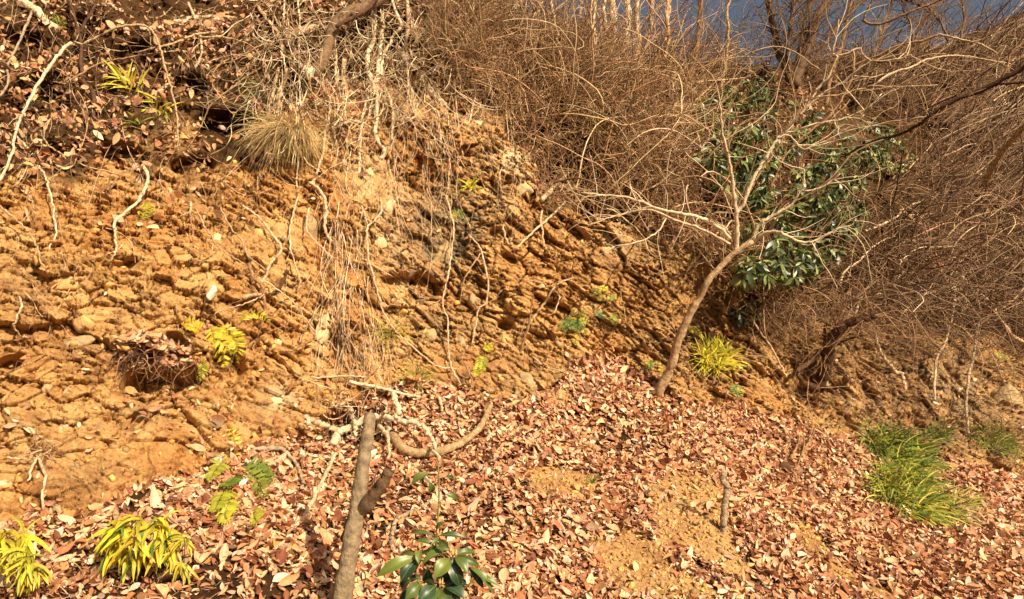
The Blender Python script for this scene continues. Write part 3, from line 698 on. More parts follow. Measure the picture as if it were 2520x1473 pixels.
for px, w, colr, lab in [
    (T(0, 1, [(848, 210), (852, 300), (855, 390), (820, 440), (785, 475)]), 5, C_PALE, "thin pale root trailing under the crooked stick on the left bank"),
    (T(0, 0, [(370, 860), (320, 980), (330, 1035), (400, 1100), (550, 1180), (700, 1242), (900, 1285)]), 4.5, C_TAN, "long thin runner crossing leaves above the left bank to the right"),
    (T(0, 0, [(120, 1000), (250, 1150), (320, 1270), (352, 1360), (385, 1480), (395, 1600), (415, 1690), (362, 1850)]), 5, C_CREAM, "long pale root hanging down the left bank from the arching branch"),
    (T(0, 0, [(380, 870), (310, 1000), (320, 1110), (360, 1170), (420, 1300), (470, 1450)]), 3.5, C_TAN, "thin twig left of the long pale root"),
    (T(0, 1, [(-20, 30), (80, 110), (150, 170), (210, 240), (260, 320), (300, 440), (345, 520)]), 5, C_TAN, "pale root slanting down from the left edge of the bank"),
    (T(0, 1, [(140, 715), (160, 800), (125, 880), (105, 950), (150, 1000), (210, 1022)]), 5, C_PALE, "small pale zigzag root at the left edge beside the blocks"),
    (T(0, 1, [(205, -30), (240, 30), (255, 100), (255, 170)]), 3.5, C_TAN, "short thin root near the left edge, right of the slanting root"),
    (T(0, 0, [(1060, 1215), (900, 1290), (790, 1380), (740, 1440)]), 3, C_BROWN, "fine twig leaning on the bank left of the small yellow fern"),
    (T(0, 1, [(1410, 20), (1400, 90), (1330, 125)]), 6, C_PALE, "short hooked root in the dead leaves at the bank's top"),
    (T(0, 1, [(1440, 60), (1500, 180), (1580, 300), (1640, 370), (1810, 480)]), 4, C_TAN, "thin root slanting right above the white stone"),
    (T(0, 1, [(1630, 60), (1700, 200), (1790, 310), (1830, 410), (1960, 520)]), 4, C_TAN, "thin root falling to the crooked root, left of the pale one"),
    (T(0, 1, [(1400, 80), (1420, 220), (1440, 330), (1530, 390), (1570, 490)]), 3.5, C_BROWN, "dark fine root above the white stone"),
    (T(0, 1, [(2200, -20), (2150, 170), (2140, 340), (2180, 480), (2215, 600), (2190, 680)]), 4.5, C_PALE, "thin pale vine in front of the tall grey slab"),
    (T(0, 1, [(2280, 60), (2260, 200), (2300, 270), (2420, 400), (2520, 480)]), 4.5, C_PALE, "pale vine crossing the tall grey slab to the right"),
    (T(0, 1, [(1950, 600), (2080, 680), (2200, 800), (2300, 940), (2500, 1120)]), 3.5, C_PALE, "fine root slanting from the crooked root to the root curtain"),
    (T(0, 1, [(1950, 700), (1830, 760), (1700, 800), (1550, 850)]), 3, C_PALE, "fine root slanting left from the crooked root over the fern"),
    (T(0, 0, [(1850, -40), (1960, 130), (2060, 260), (2082, 400), (2040, 560), (2000, 750), (1960, 900), (1885, 1060), (1852, 1150), (1890, 1215), (1950, 1220), (2005, 1195), (1975, 1090)]), 9, C_TAN, "thick brown vine looping up in a hook under the grass tuft"),
    (T(0, 0, [(2155, 490), (2100, 600), (2062, 720), (2040, 900), (1990, 1020), (1960, 1090)]), 8, C_TAN, "straight brown vine beside the hooked vine"),
    (T(0, 0, [(2115, 500), (2090, 600), (2050, 700), (2010, 890)]), 6, C_PALE, "short brown vine between the hooked vine and the straight one"),
    (T(0, 0, [(2200, 0), (2215, 200), (2205, 430), (2215, 700), (2215, 900), (2205, 1100), (2195, 1300), (2200, 1470)]), 4, C_CREAM, "very long straight pale vine in front of the dead grass tuft"),
    (T(0, 0, [(2100, 0), (2095, 150), (2110, 270)]), 4, C_CREAM, "short pale vine hanging from the top beside the long straight one"),
    (T(0, 0, [(2480, 390), (2480, 600), (2440, 800), (2400, 1000), (2380, 1150), (2320, 1330), (2310, 1370)]), 7, C_PALE, "pale vine left of the thick cluster, bent near its end"),
    (T(0, 0, [(2280, 820), (2380, 870), (2460, 950), (2480, 1060), (2430, 1110)]), 5, C_PALE, "short curled vine right of the dead grass tuft"),
    (T(0, 0, [(2280, 1350), (2340, 1380), (2400, 1470), (2410, 1560), (2400, 1700), (2500, 1840)]), 8, C_PALE, "pale kinked root above the root curtain"),
    (T(1, 0, [(245, 60), (240, 200), (238, 300), (195, 400), (202, 520), (240, 650), (262, 760), (250, 880), (230, 1060)]), 12, C_CREAM, "thickest cream vine of the hanging cluster, leftmost strand"),
    (T(1, 0, [(300, 80), (292, 300), (275, 450), (262, 600), (265, 720), (262, 860), (250, 980), (275, 1060), (310, 1090), (320, 1145), (280, 1168)]), 11, C_CREAM, "thick cream vine ending in a hook under the cluster"),
    (T(1, 0, [(370, -20), (400, 80), (442, 190), (385, 255), (372, 310), (310, 400), (285, 560), (190, 740), (150, 920), (132, 1150), (130, 1300), (120, 1470)]), 7.5, C_CREAM, "long pale vine kinked near the top, crossing the cluster to the left"),
    (T(1, 0, [(300, 620), (352, 710), (382, 850), (372, 1000), (342, 1215)]), 8, C_PALE, "shorter pale vine on the right side of the hanging cluster"),
    (T(1, 0, [(330, 690), (300, 760), (350, 770), (300, 740)]), 6, C_PALE, "small looped tendril inside the hanging cluster"),
    (T(1, 0, [(20, 440), (15, 560), (30, 650), (60, 770), (50, 870)]), 13, C_PALE, "short thick pale root left of the hanging cluster"),
    (T(1, 0, [(-30, 930), (60, 892), (130, 898), (210, 935), (240, 985)]), 6, C_PALE, "pale vine arching level under the hanging cluster"),
    (T(1, 0, [(390, 890), (460, 875), (530, 868), (550, 825), (520, 740), (520, 640)]), 6, C_PALE, "pale vine bending up right of the hanging cluster"),
    (T(1, 0, [(610, 660), (560, 780), (490, 850), (400, 890), (380, 1080), (410, 1300)]), 5, C_GREY, "grey vine swinging down from the pale diagonal branch"),
    (T(1, 0, [(880, -20), (895, 120), (930, 220), (985, 310), (1020, 400), (1080, 445), (1160, 440)]), 5, C_PALE, "long vine falling from the crest to the dark broken trunk"),
    (T(1, 0, [(930, 360), (965, 470), (975, 570), (992, 660), (970, 780), (935, 940)]), 5, C_CREAM, "pale vine falling onto the sunlit spur from the dark broken trunk"),
    (T(1, 0, [(800, 330), (820, 480), (835, 620), (850, 780), (870, 960), (900, 1150), (930, 1400)]), 4.5, C_PALE, "thin straight vine crossing the sunlit spur from top to bottom"),
    (T(1, 0, [(485, 10), (492, 120), (490, 240), (470, 330), (475, 400)]), 9, C_PALE, "cream vine right of the cluster, straight from the top edge"),
    (T(1, 0, [(500, 60), (515, 160), (540, 240), (560, 275), (520, 400)]), 6, C_PALE, "thin crooked vine touching the straight cream vine"),
    (T(1, 0, [(610, 850), (680, 800), (720, 850), (725, 950), (740, 1040), (800, 1180), (790, 1400)]), 4.5, C_PALE, "thin vine crossing the reddish hollow of the bank"),
    (T(1, 0, [(870, 600), (930, 650), (1010, 760), (1040, 830)]), 5, C_PALE, "short vine across the black gap under the crest"),
    (T(1, 1, [(290, -20), (292, 90), (240, 160), (195, 200), (190, 330), (215, 480), (250, 620), (310, 820), (400, 970), (550, 1110), (700, 1222), (840, 1250)]), 5, C_PALE, "very long vine sweeping in a curve to the foot of the bank"),
    (T(1, 1, [(150, 50), (180, 150), (197, 215)]), 4.5, C_PALE, "short vine joining the sweeping vine at its top"),
    (T(1, 1, [(780, -30), (800, 80), (832, 200), (820, 330), (795, 520), (765, 650), (752, 780), (785, 880), (790, 1000), (795, 1150), (830, 1280), (905, 1390)]), 4.5, C_PALE, "long thin vine hanging over the rockfall"),
    (T(1, 1, [(940, 260), (1020, 350), (1065, 500), (1082, 620), (1070, 750), (1015, 810), (985, 960), (968, 1070)]), 4.5, C_PALE, "thin vine hanging right of the rockfall, bent in the middle"),
    (T(1, 1, [(1025, 395), (950, 510), (900, 610), (888, 730)]), 3.5, C_TAN, "fine twig between the two vines of the rockfall"),
    (T(1, 1, [(900, 1190), (940, 1270), (968, 1350), (940, 1400), (890, 1400)]), 4, C_BROWN, "small hooked root at the foot of the bank above the leaves"),
    (T(1, 1, [(1482, 80), (1470, 170), (1490, 280), (1495, 480)]), 5, C_PALE, "upright root under the pale stick of the thicket overhang"),
    (T(1, 1, [(1645, 20), (1560, 110), (1480, 180), (1380, 270), (1285, 360), (1230, 320), (1190, 190)]), 6, C_PALE, "pale root bent in a wide V under the thicket overhang"),
    (T(1, 1, [(1160, 165), (1060, 185), (960, 220), (850, 230)]), 3.5, C_DARK, "dark fine twig crossing above the reddish earth in the centre"),
]:
    nm = "hanging_vine" if "vine" in lab else ("root" if "root" in lab else "twig")
    single(nm, lab, {"hanging_vine": "vine", "root": "root", "twig": "twig"}[nm], px, [.16, .2, .14, .05], w * 1.15, w * .85, colr, group=G_VINE, n=len(px) * 5, knob=.1, wob=.005, S=6)

# leaning dark trunk near the top, the dark curved vine, pale diagonal branch, broken dark trunk
lt = thing("leaning_trunk", "thick dark trunk leaning over the bank from the top, sawn pale at its foot", "tree trunk", on(755, 205))
mb = MB(); wood(mb, T(0, 0, [(2240, 640), (2290, 560), (2370, 480), (2410, 380), (2430, 300), (2480, 180), (2560, 100), (2680, 55), (2800, -10), (2900, -90)]), [.15, .3, .5, .7], 27, 31, (.21, .125, .07), n=26, S=10); mb.build("trunk", M_BARK, lt)
mb = MB(); wood(mb, T(0, 0, [(2485, 200), (2520, 170), (2620, 120), (2720, 60), (2790, -30)]), [.62, .72], 10, 10, C_DARK, n=16); mb.build("limb", M_BARK, lt)
mb = MB(); stone_mesh(mb, on(763, 178, .33), .085, .03, .11, 77, (.8, .7, .5), None, 2, 3); mb.build("cut_face", M_BARK, lt)
single("fallen_log", "broken pale log poking out beside the leaning dark trunk", "log", T(0, 0, [(2105, 305), (2170, 258), (2250, 222), (2320, 200), (2350, 203)]), .15, 19, 13, C_PALE, n=14, S=8, knob=.12)
single("hanging_vine", "dark thick vine curving like a hook above the pale diagonal branch", "vine", T(1, 0, [(785, -60), (772, 60), (772, 120), (792, 200), (772, 300), (700, 400), (600, 490), (535, 532)]), [.5, .6, .35], 12, 8, C_DARK, n=26, S=8)
single("fallen_branch", "pale diagonal branch stuck in the bank below the dark hooked vine", "branch", T(1, 0, [(408, 345), (450, 400), (490, 472), (555, 515), (600, 575), (625, 625), (680, 700), (765, 775)]), .15, 17, 12, C_CREAM, n=20, S=8, knob=.12)
bt = thing("fallen_tree", "dark rotten trunk slanting up the bank to a torn root clump at the crest", "tree trunk", on(1200, 130))
mb = MB(); bq, _ = wood(mb, T(1, 0, [(820, 515), (920, 490), (1010, 450), (1060, 400), (1110, 340), (1170, 270), (1220, 200), (1275, 150)]), .3, 13, 22, C_DARK, n=20, S=8, knob=.12); mb.build("trunk", M_BARK, bt)
mb = MB(); side_twigs(mb, bq, 46, .38, .009, C_DARK, 611, .85, .1, 6, 1.6, .3); mb.build("roots", M_TWIG, bt)

# ------------------------------------------------------------------ left bank: crooked root, twig shrub, fallen leaf mat
cr = thing("crooked_root", "crooked dark-and-pale dead root standing on the bank right of the white stone", "root", on(650, 770))
for px, w0, w1, colr in [
    (T(0, 1, [(1960, 840), (1950, 760), (1945, 700), (1930, 625), (1870, 575), (1850, 520), (1835, 475)]), 7, 9, C_BROWN),
    (T(0, 1, [(1930, 620), (1965, 560), (1990, 490), (2030, 430), (2065, 400), (2070, 345), (2020, 270), (1960, 190), (1880, 100), (1790, 40)]), 8, 4.5, C_PALE),
    (T(0, 1, [(1930, 715), (2000, 695), (2060, 655), (2100, 580), (2122, 520)]), 6, 9, C_DARK),
    (T(0, 1, [(1940, 700), (1850, 705), (1800, 725)]), 7, 12, C_TAN)]:
    mb = MB(); q, _ = wood(mb, px, [.02, .16, .2], w0, w1, colr, n=len(px) * 4); side_twigs(mb, q, 4, .22, .003, C_BROWN, int(px[0][0] + w0), .3)
    mb.build("limb", M_BARK, cr)

lm = thing("leaf_mat", "overhanging mat of dead leaves and roots with a black hollow beneath, left bank", "leaf mat", on(375, 880))
mb = MB(); iy, ix, r = scatter(((GX > 285) & (GX < 470) & (GY > 825) & (GY < 912)) * blob(378, 872, 95, 40), 420, 711)
p = Pd[iy, ix] + N[iy, ix] * r.uniform(0, .06, 420)[:, None]
Z = unit(N[iy, ix] * .4 + np.array([0, 0, .8]) + .5 * r.normal(size=(420, 3))); X = unit(np.cross(Z, r.normal(size=(420, 3)))); L = r.uniform(.06, .12, 420)
leaves(mb, p - X * L[:, None] * .5, X, Z, L, L * r.uniform(.4, .6, 420), r.normal(.1, .3, 420), r.normal(0, .35, 420), pick([(.5, .26, .13), (.6, .36, .2), (.36, .15, .07), (.68, .46, .29)], 420, r))
mb.build("leaves", M_LEAF, lm, smooth=False)
mb = MB(); r = np.random.default_rng(712); nx_ = r.uniform(285, 500, 110); ny_ = 878 + (nx_ - 370) * .06 + r.normal(0, 14, 110)
p = on(nx_, ny_, .05); Q = walk(p, np.array([0, -.5, -.5]) + .5 * r.normal(size=(110, 3)), r.uniform(.02, .055, 110), 7, .22, (0, .06, -.12), 713)
tubes(mb, Q, .0035 * np.linspace(1, .4, 7)[None] * r.uniform(.6, 1.6, 110)[:, None], 4, pick([C_BROWN, C_DARK, C_DARK], 110, r)); mb.build("roots", M_TWIG, lm)

ts = thing("dead_shrub", "small forked leafless shrub growing from the bank left of the green ferns", "shrub", on(1290, 865))
for px, w0, w1, colr in [(T(1, 1, [(1325, 1140), (1345, 1040), (1385, 930), (1400, 830), (1415, 715)]), 8, 3.5, C_BROWN), (T(1, 1, [(1345, 1030), (1400, 900), (1450, 830), (1500, 760), (1545, 690), (1590, 630), (1650, 595), (1710, 578)]), 7, 4.5, C_TAN),
                         (T(1, 1, [(1690, 580), (1705, 520), (1712, 440)]), 3, 2, C_DARK), (T(1, 1, [(1550, 660), (1500, 620), (1430, 600), (1350, 590), (1270, 560)]), 3.5, 2, C_TAN), (T(1, 1, [(1560, 660), (1610, 710), (1600, 770), (1570, 840)]), 3.5, 2.5, C_PALE)]:
    mb = MB(); q, _ = wood(mb, px, [.02, .2, .35], w0, w1, colr, n=len(px) * 4); side_twigs(mb, q, 3, .25, .003, C_BROWN, int(px[0][0]), .3); mb.build("stem", M_BARK, ts)
mb = MB(); r = np.random.default_rng(5); p = np.tile(on(1290, 862, .03), (14, 1)) + r.normal(size=(14, 3)) * .03
tubes(mb, walk(p, np.array([0, -.3, -1]) + .5 * r.normal(size=(14, 3)), r.uniform(.03, .06, 14), 6, .2, (0, 0, -.1), 6), .005 * np.linspace(1, .5, 6)[None] * np.ones((14, 1)), 4, np.array(C_TAN)); mb.build("roots", M_TWIG, ts)

# ------------------------------------------------------------------ the small tree at the right
tree = thing("small_tree", "bare young tree with a bent trunk and sunlit forked limbs at the right", "tree", on(1618, 972))
DT = float(depth(1622, 965)) - .03
mb = MB()
trunk, _ = wood(mb, T(2, 1, [(-190, 1460), (-170, 1400), (-110, 1290), (-70, 1190), (-45, 1080), (0, 960), (45, 850), (120, 730), (152, 665), (205, 580), (290, 480), (360, 412), (400, 380), (515, 310)]), None, 25, 12, C_TAN, n=46, S=12, D=[DT, DT - .25, DT - .5, DT - .6], knob=.05)
mb.build("trunk", M_BARK, tree)
d1 = DT - .55
LIMBS = [
    (T(2, 1, [(385, 395), (400, 300), (402, 200), (396, 90), (383, 0), (372, -120), (340, -300), (300, -470), (280, -640), (262, -800)]), 13, 3, C_PALE, [d1, d1 - .1, d1 - .3], 10),
    (T(2, 1, [(398, 100), (440, 50), (465, -10), (530, -170), (620, -320), (700, -450), (790, -535), (860, -625), (940, -730), (1000, -820), (1080, -920), (1112, -1010), (1140, -1060), (1108, -1090), (1140, -1220), (1152, -1330)]), 9, 3, C_CREAM, [d1 - .05, d1 - .2, d1 - .5], 16),
    (T(2, 1, [(515, 310), (540, 220), (600, 155), (700, 100), (800, 40), (835, -15), (890, -100), (892, -230)]), 9, 3, C_CREAM, [d1, d1 - .3], 9),
    (T(2, 1, [(880, -62), (1000, -85), (1100, -140), (1165, -195)]), 4.5, 2, C_CREAM, [d1 - .25, d1 - .4], 5),
    (T(2, 1, [(510, 325), (560, 275), (620, 240), (700, 236), (790, 278), (900, 316), (1000, 292), (1130, 222), (1240, 190), (1280, 140)]), 9, 3, C_CREAM, [d1, d1 - .3, d1 - .5], 9),
    (T(2, 1, [(1010, 288), (1100, 240), (1180, 190), (1230, 150), (1225, 90), (1205, 50)]), 4, 2, C_PALE, [d1 - .32, d1 - .45], 4),
    (T(2, 1, [(350, 290), (280, 215), (170, 150), (70, 115), (-20, 98), (-150, 78), (-300, 20), (-420, -20), (-590, -35), (-750, -52)]), 10, 3, C_CREAM, [d1, d1 - .2, d1 - .1], 14),
    (T(2, 1, [(350, 330), (200, 245), (60, 185), (-40, 160), (-220, 80), (-380, 90), (-560, 140), (-700, 190)]), 7.5, 2.5, C_PALE, [d1, d1 - .35], 12),
    (T(2, 1, [(378, 385), (365, 310), (360, 280)]), 9, 6, C_BROWN, [d1, d1], 2),
    (T(2, 1, [(365, 270), (300, 195), (210, 170), (200, 130), (250, 90), (330, 92)]), 4, 2, C_PALE, [d1, d1 - .2], 3),
    (T(2, 1, [(-100, 105), (-170, 220), (-250, 280), (-350, 320), (-500, 340)]), 4.5, 2, C_CREAM, [d1 - .15, d1 - .4], 6),
    (T(2, 1, [(700, -450), (780, -480), (880, -375), (960, -390), (1100, -430), (1250, -470), (1370, -540)]), 4, 2, C_CREAM, [d1 - .3, d1 - .5], 5),
    (T(2, 1, [(860, -520), (1000, -565), (1150, -590), (1290, -640), (1380, -690), (1470, -785)]), 5, 2, C_CREAM, [d1 - .3, d1 - .6], 6),
    (T(2, 1, [(740, -420), (900, -400), (1040, -425), (1180, -508), (1280, -560), (1340, -630)]), 4.5, 2, C_CREAM, [d1 - .3, d1 - .6], 6),
    (T(2, 1, [(945, -735), (1000, -760), (1160, -775), (1300, -815), (1420, -840), (1650, -835), (1880, -850)]), 4, 2, C_TAN, [d1 - .4, d1 - .7], 6),
    (T(2, 1, [(860, -620), (1000, -760), (1120, -830), (1200, -880), (1280, -950), (1390, -1015), (1540, -1030), (1690, -1070)]), 6, 2.5, C_PALE, [d1 - .3, d1 - .7], 9),
    (T(2, 1, [(1390, -1015), (1345, -1060), (1300, -1120), (1200, -1080), (1120, -1070)]), 4.5, 2.5, C_PALE, [d1 - .5, d1 - .6], 4),
    (T(2, 1, [(470, -20), (560, -180), (640, -290), (760, -480), (830, -640), (820, -800), (780, -1000)]), 5, 2, C_BROWN, [d1 - .05, d1 + .3], 9),
    (T(2, 1, [(640, -60), (720, -250), (800, -380), (930, -500), (1040, -580), (1150, -700), (1250, -900)]), 6, 2.5, C_BROWN, [d1, d1 + .2], 10),
    (T(2, 1, [(362, -150), (330, -330), (250, -480), (150, -540), (60, -600), (-60, -660)]), 4, 2, C_TAN, [d1 - .1, d1 - .3], 8),
]
for k, (px, w0, w1, colr, D, nt_) in enumerate(LIMBS):
    mb = MB(); q, _ = wood(mb, px, None, w0 * 1.08, w1 * 1.1, colr, n=len(px) * 4, S=7, D=D, knob=.06); lo = mb.build("limb", M_BARK, tree)
    tw = MB(); side_twigs(tw, q, nt_, .55, .0042, colr, 800 + k, .25, .25); tw.build("twig_spray", M_TWIG, lo)
tw = MB(); side_twigs(tw, trunk, 9, .35, .003, C_BROWN, 871, .55, .1); tw.build("twig_spray", M_TWIG, tree.children[0])

# ------------------------------------------------------------------ foreground wood
ct = thing("cut_trunk", "forked cut tree trunk with a broken dark side stub, standing in the foreground", "tree trunk", world_at(838, 1560, 4.05))
def tp(pts): return T(1, 2, pts)
mb = MB(); wood(mb, tp([(-10, 1700), (5, 1500), (35, 1300), (70, 1080), (108, 880), (135, 700), (160, 480), (188, 300), (205, 180), (212, 128)]), None, 50, 30, (.27, .19, .11), n=44, S=18, D=[4.05, 4.2, 4.4, 4.55], knob=.035, wob=.003)
mb.build("trunk", M_BARK, ct)
mb = MB(); wood(mb, tp([(60, 1060), (85, 950), (130, 860), (190, 770), (240, 715), (290, 640), (330, 575), (352, 525)]), None, 46, 25, (.15, .085, .045), n=22, S=12, D=[4.32, 4.28, 4.24, 4.22], knob=.08, wob=.006); mb.build("branch_stub", M_BARK, ct)
mb = MB()
for k in range(7):
    a = k * .9; wood(mb, tp([(205 + 26 * math.cos(a), 150), (208 + 22 * math.cos(a), 118), (200 + 18 * math.cos(a) - 10, 96 + 8 * math.sin(k * 3))]), None, 11, 3, C_BROWN, n=6, S=5, D=4.56 + .035 * math.sin(a))
mb.build("splintered_top", M_BARK, ct)
rt = thing("driftwood_root", "pale twisted root tangle behind the top of the forked cut trunk", "root", on(880, 1050))
for px, w0, w1, colr in [
    (tp([(-60, 330), (-10, 240), (60, 205), (110, 180), (190, 130), (270, 128), (400, 142), (470, 165), (560, 172), (610, 215), (645, 260), (680, 320), (690, 380), (725, 440)]), 15, 6, C_CREAM),
    (tp([(440, 140), (430, 90), (405, 20), (370, -50)]), 11, 10, C_CREAM),
    (tp([(270, 130), (285, 200), (330, 260), (350, 300), (355, 400), (340, 440)]), 10, 5, C_PALE),
    (tp([(60, 60), (75, 120), (95, 170), (105, 240), (112, 275)]), 9, 7, C_CREAM),
    (tp([(130, 190), (60, 220), (0, 235), (-60, 215), (-150, 190), (-220, 155), (-260, 120)]), 12, 10, C_PALE),
    (tp([(-240, 130), (-250, 180), (-235, 230)]), 9, 8, C_CREAM),
    (tp([(290, 130), (320, 90), (330, 60)]), 6, 4, C_PALE),
    (tp([(335, 260), (345, 210), (352, 170)]), 8, 6, C_CREAM)]:
    mb = MB(); wood(mb, px, [.3, .42, .34], w0 * 1.3, w1 * 1.25, colr, n=len(px) * 5, S=9, knob=.12, wob=.008); mb.build("root_limb", M_BARK, rt)
mb = MB(); r = np.random.default_rng(81); nxx = r.uniform(790, 960, 130); nyy = r.uniform(955, 1085, 130); p = on(nxx, nyy, .05)
tubes(mb, walk(p, np.array([0, -.3, -.4]) + .7 * r.normal(size=(130, 3)), r.uniform(.03, .07, 130), 7, .25, (0, 0, -.05), 82), .004 * r.uniform(.6, 1.7, 130)[:, None] * np.linspace(1, .4, 7)[None], 4, pick([C_BROWN, C_TAN, C_DARK, C_PALE], 130, r)); mb.build("rootlets", M_TWIG, rt)
cb = thing("curved_log", "smooth brown log curved like a bow on the leaves right of the cut trunk", "log", on(1060, 1100))
mb = MB(); wood(mb, tp([(382, 265), (400, 305), (440, 350), (500, 378), (570, 396), (680, 392), (770, 372), (860, 335), (930, 290), (990, 245), (1035, 190), (1065, 130), (1090, 70), (1105, 45)]), [.2, .14, .14, .2], 25, 14, (.40, .26, .13), n=44, S=14, knob=.03); mb.build("trunk", M_BARK, cb)
mb = MB(); wood(mb, tp([(1085, 90), (1100, 60), (1112, 25)]), .12, 8, 3, C_CREAM, n=8, S=6); mb.build("split_end", M_BARK, cb)
G_STK = "sticks lying on the leaf slope"
for px, w0, w1, colr, off, lab in [
    (tp([(385, 1135), (370, 1060), (375, 1000), (395, 920), (420, 875), (480, 848), (560, 815), (620, 785), (672, 735)]), 13, 9, C_GREY, .06, "grey crooked stick lying between the cut trunk and the sapling"),
    (T(0, 2, [(2510, 275), (2470, 400), (2420, 520), (2340, 680), (2280, 800), (2170, 930)]), 9, 10, C_PALE, .12, "long pale stick leaning from the root tangle to the leaves on the left"),
    (T(0, 2, [(1865, 365), (1960, 360), (2080, 372), (2150, 430), (2200, 500), (2235, 600), (2225, 660)]), 11, 7, C_GREY, .1, "grey root arching over the leaves above the green ferns"),
    (T(0, 2, [(2160, 670), (2175, 760), (2205, 840), (2260, 850), (2330, 900)]), 11, 8, C_GREY, .05, "grey root end lying under the long pale leaning stick"),
    (T(0, 2, [(578, 1500), (582, 1430), (592, 1360)]), 8, 7, C_PALE, .06, "short upright pale stick at the bottom left edge"),
    (T(0, 2, [(1830, 680), (1880, 770), (1930, 850)]), 7, 5, C_PALE, .05, "short pale stick beside the hanging green fern"),
    (T(0, 2, [(1790, 900), (1840, 970), (1900, 1020)]), 6, 4, C_CREAM, .05, "thin cream twig on the leaves below the green ferns"),
    (T(0, 2, [(2090, 620), (2220, 710), (2350, 735), (2520, 742)]), 5, 4, C_CREAM, .06, "thin cream twig lying behind the cut trunk"),
    (tp([(1100, 928), (1230, 958), (1380, 990), (1500, 1035), (1600, 1080)]), 5, 3.5, C_PALE, .04, "long thin pale stick in the middle of the leaves"),
    (tp([(330, 810), (440, 890), (560, 960), (680, 1030)]), 4, 3, C_BROWN, .06, "thin brown twig slanting behind the evergreen sapling"),
    (tp([(2270, 930), (2300, 980), (2320, 1050)]), 6, 5, C_CREAM, .04, "small white stick beside the bare soil under the stake"),
    (T(2, 2, [(665, 985), (730, 1070), (800, 1150), (880, 1240), (950, 1310), (1030, 1400), (1110, 1490)]), 19, 13, C_BROWN, .05, "thick brown stick pointing down to the bottom right"),
    (T(2, 2, [(700, 1270), (770, 1350), (830, 1390), (890, 1435)]), 9, 6, C_PALE, .04, "pale stick lying left of the thick brown stick"),
    (T(2, 2, [(240, 1290), (300, 1370), (340, 1480)]), 7, 5, C_GREY, .03, "thin grey stick at the bottom on the bare soil"),
    (T(2, 2, [(0, 780), (40, 860), (80, 960), (120, 1020)]), 5, 3, C_BROWN, .04, "reddish twig on the soil left of the wooden stake"),
    (T(2, 2, [(1755, 1020), (1830, 1055), (1920, 1080)]), 9, 8, C_PALE, .04, "short pale stick under the lower grass clump"),
    (T(2, 2, [(1945, 1090), (2030, 1140), (2130, 1190)]), 9, 7, C_TAN, .04, "brown stick right of the short pale stick under the grass"),
    (T(2, 2, [(970, 640), (1010, 670), (1060, 715)]), 9, 7, C_CREAM, .05, "small white wood chip left of the grass clumps"),
    (T(2, 2, [(1160, 980), (1250, 1050), (1320, 1090)]), 6, 5, C_TAN, .04, "brown twig among leaves below the grass clumps"),
    (T(2, 2, [(2260, 880), (2380, 905), (2520, 940)]), 11, 10, C_TAN, .04, "brown stick half buried at the right edge"),
    (T(2, 2, [(2330, 1395), (2430, 1400), (2530, 1385)]), 10, 9, C_PALE, .04, "pale stick in the bottom right corner"),
    (T(2, 2, [(545, 1290), (590, 1350), (640, 1400)]), 8, 5, C_GREY, .04, "grey stick left of the pale one near the bottom right"),
    (T(2, 2, [(400, 575), (480, 630), (570, 660)]), 7, 5, C_TAN, .04, "brown stick in leaves right of the wooden stake"),
    (T(0, 1, [(2290, 1310), (2400, 1312), (2560, 1300), (2700, 1310)]), 5, 4, C_PALE, .12, "thin level stick above the root tangle"),
    (T(1, 1, [(170, 1340), (220, 1285), (275, 1235)]), 5, 3, C_BROWN, .12, "short brown twig pointing up behind the root tangle"),
    (T(1, 1, [(60, 1340), (200, 1370), (330, 1400), (450, 1430), (585, 1455)]), 9, 6, C_CREAM, .12, "pale stick lying along the foot of the bank behind the root tangle"),
    (T(1, 2, [(720, -20), (735, 30), (745, 90)]), 9, 7, C_PALE, .1, "pale peg-like root sticking down at the foot of the bank"),
    (T(1, 1, [(1410, 1160), (1480, 1215), (1560, 1250), (1640, 1265)]), 4, 3, C_PALE, .06, "thin twig on the top edge of the leaf slope"),
]:
    single("stick", lab, "stick", px, off, w0, w1, colr, group=G_STK, n=len(px) * 5, S=8)

sk = thing("wooden_stake", "weathered crooked wooden stake standing upright on the bare soil", "stake", on(1778, 1312))
dk = float(depth(1778, 1312))
mb = MB(); wood(mb, T(2, 2, [(297, 1040), (300, 980), (303, 880), (308, 780), (322, 700), (335, 665), (325, 635), (300, 612), (292, 580), (302, 545)]), None, 17, 15, C_GREY, n=36, S=10, D=dk, knob=.05); mb.build("post", M_BARK, sk)
mb = MB()
for k, (dx, dy) in enumerate(((-14, -40), (-4, -22), (8, -30), (18, -12))): wood(mb, T(2, 2, [(302 + dx * .5, 560), (302 + dx, 545 + dy * .6), (302 + dx * 1.2, 540 + dy)]), None, 6, 2, C_PALE, n=6, S=5, D=dk + .01 * k - .02)
mb.build("splintered_top", M_BARK, sk)

fs = thing("dead_stump", "small dark dead stump with bare stems on the leaves left of the grass clumps", "stump", on(1935, 1150))
mb = MB(); stone_mesh(mb, on(1930, 1152, .02), .085, .07, .075, 99, C_DARK, None, 3, 3); mb.build("base", M_BARK, fs)
mb = MB()
for px, w in [([(800, 440), (830, 380), (850, 320), (862, 280)], 9), ([(880, 420), (920, 340), (940, 290), (960, 200)], 7), ([(905, 400), (935, 330), (975, 220)], 5), ([(800, 520), (830, 560), (845, 610)], 6), ([(760, 330), (790, 290), (775, 250)], 4), ([(830, 500), (870, 440), (900, 330), (890, 230), (930, 80)], 3.5), ([(720, 520), (760, 420), (780, 300)], 4)]:
    q, _ = wood(mb, T(2, 2, px), .12, w, w * .5, C_BROWN, n=12); side_twigs(mb, q, 4, .2, .004, C_BROWN, int(w * 9), .3)
mb.build("stems", M_BARK, fs)

